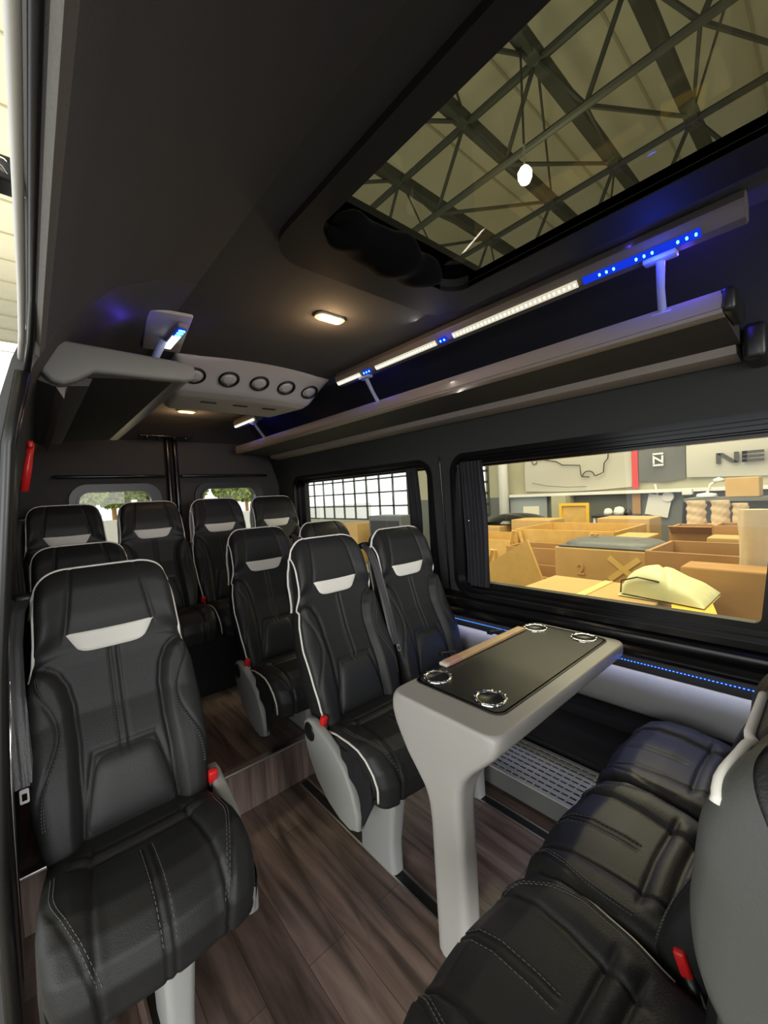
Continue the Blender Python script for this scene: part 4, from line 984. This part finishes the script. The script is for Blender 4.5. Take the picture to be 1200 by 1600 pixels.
parcel('right one of the three small brown paper parcels on a carton', 6.9, .90, .70, 1.00, .08)
parcel('tall paper wrapped parcel leaning at the right edge of the big window', 3.68, .46, GZ, 1.12, .085, -.06)
carton('pale carton high on the hall shelf under the large letters', 7.9, .82, 1.20, .4, 1.33, CARD2, bot=1.04)
tag(MB().box((8.1, .4, 1.01), (.6, 2.6, .05)).build('storage_shelf', HALLG), 'grey shelf board carrying the high pale carton', 'shelf')
structure(MB().box((8.45, .4, .2), (.1, 2.6, 1.6)).build('hall_partition', HALLG))
fa = MB().lathe([(0, .05), (.12, .03), (.14, -.02), (0, -.03)], (0, 0, 0), 18); fa.tube([(0, 0, .02), (.0, -.05, .17), (0, -.12, .22)], .02, 8); fa.lathe([(0, .05), (.07, .02), (.07, -.02), (0, -.03)], (0, -.15, .23), 12)
tag(fa.build('desk_lamp', WPAINT, None, True, (8.0, 1.44, 1.07)), 'pale desk lamp on the shelf left of the high carton', 'lamp')
# black car trim far left
m = MB(); m.grid(lambda a, b: (b * .4, a * .72, .30 * (1 - abs(a) ** 3) ** .6 * (1 - .5 * b * b)), np.linspace(-1, 1, 40), np.linspace(-1, 1, 12))
tag(m.build('car_body_trim', BGLOSS, None, True, (8.0, 4.72, .50)), 'curved glossy black car part lying behind the crates', 'car part')
# things through the smaller rear window
t = thing('storage_cabinet', 'dark storage cabinet outside the smaller rear window', 'cabinet', (7.2, 7.9, GZ)); MB().rbox((0, 0, .70), (.6, 1.25, 1.40), .02).build('cabinet_body', BODYG, t); MB().rbox((-.31, 0, 1.1), (.02, 1.1, .35), .005).build('cabinet_door', BPLAS, t)
carton('pale carton left of the dark cabinet behind the van', 7.0, 9.2, 10.2, .8, .55, CARD2)
# outside the rear doors: hedge, posts and low wall
def hedge(label, x, y, z, s):
    m = MB(); rnd = random.Random(int(x * 7 + y))
    for k in range(2600):
        a = rnd.uniform(0, 2 * PI); b = math.acos(rnd.uniform(-1, 1)); r_ = rnd.uniform(.55, 1) ** .5
        p = Vector((math.sin(b) * math.cos(a) * s[0] * r_, math.sin(b) * math.sin(a) * s[1] * r_, math.cos(b) * s[2] * r_)); u = Vector((rnd.uniform(-1, 1), rnd.uniform(-1, 1), rnd.uniform(-1, 1))).normalized() * .16; v = u.orthogonal().normalized() * .10
        m.add([p - u, p + v, p + u, p - v], [(0, 1, 2, 3)])
    t = thing('leafy_tree', label, 'tree', (x, y, z), 0, 'trees behind the van'); m.build('foliage', LEAF, t); MB().tube([(0, 0, -z + GZ), (0, 0, 0)], .12, 8).build('trunk', CARD, t)
for k, (x, y) in enumerate(((1.9, 24), (3.5, 26.2), (5.0, 24), (7.4, 26.2), (9.0, 24), (10.9, 26.2))):
    hedge(['leafy tree furthest left behind the left rear door window', 'leafy tree at the middle of the left rear door window', 'leafy tree at the right of the left rear door window', 'leafy tree furthest left in the right rear door window', 'leafy tree at the middle of the right rear door window', 'leafy tree at the right of the right rear door window'][k], x, y, 2.70, (1.12, .9, 1.35))
structure(MB().box((6, 22, .1), (24, .2, 1.5)).build('yard_wall', WPAINT))
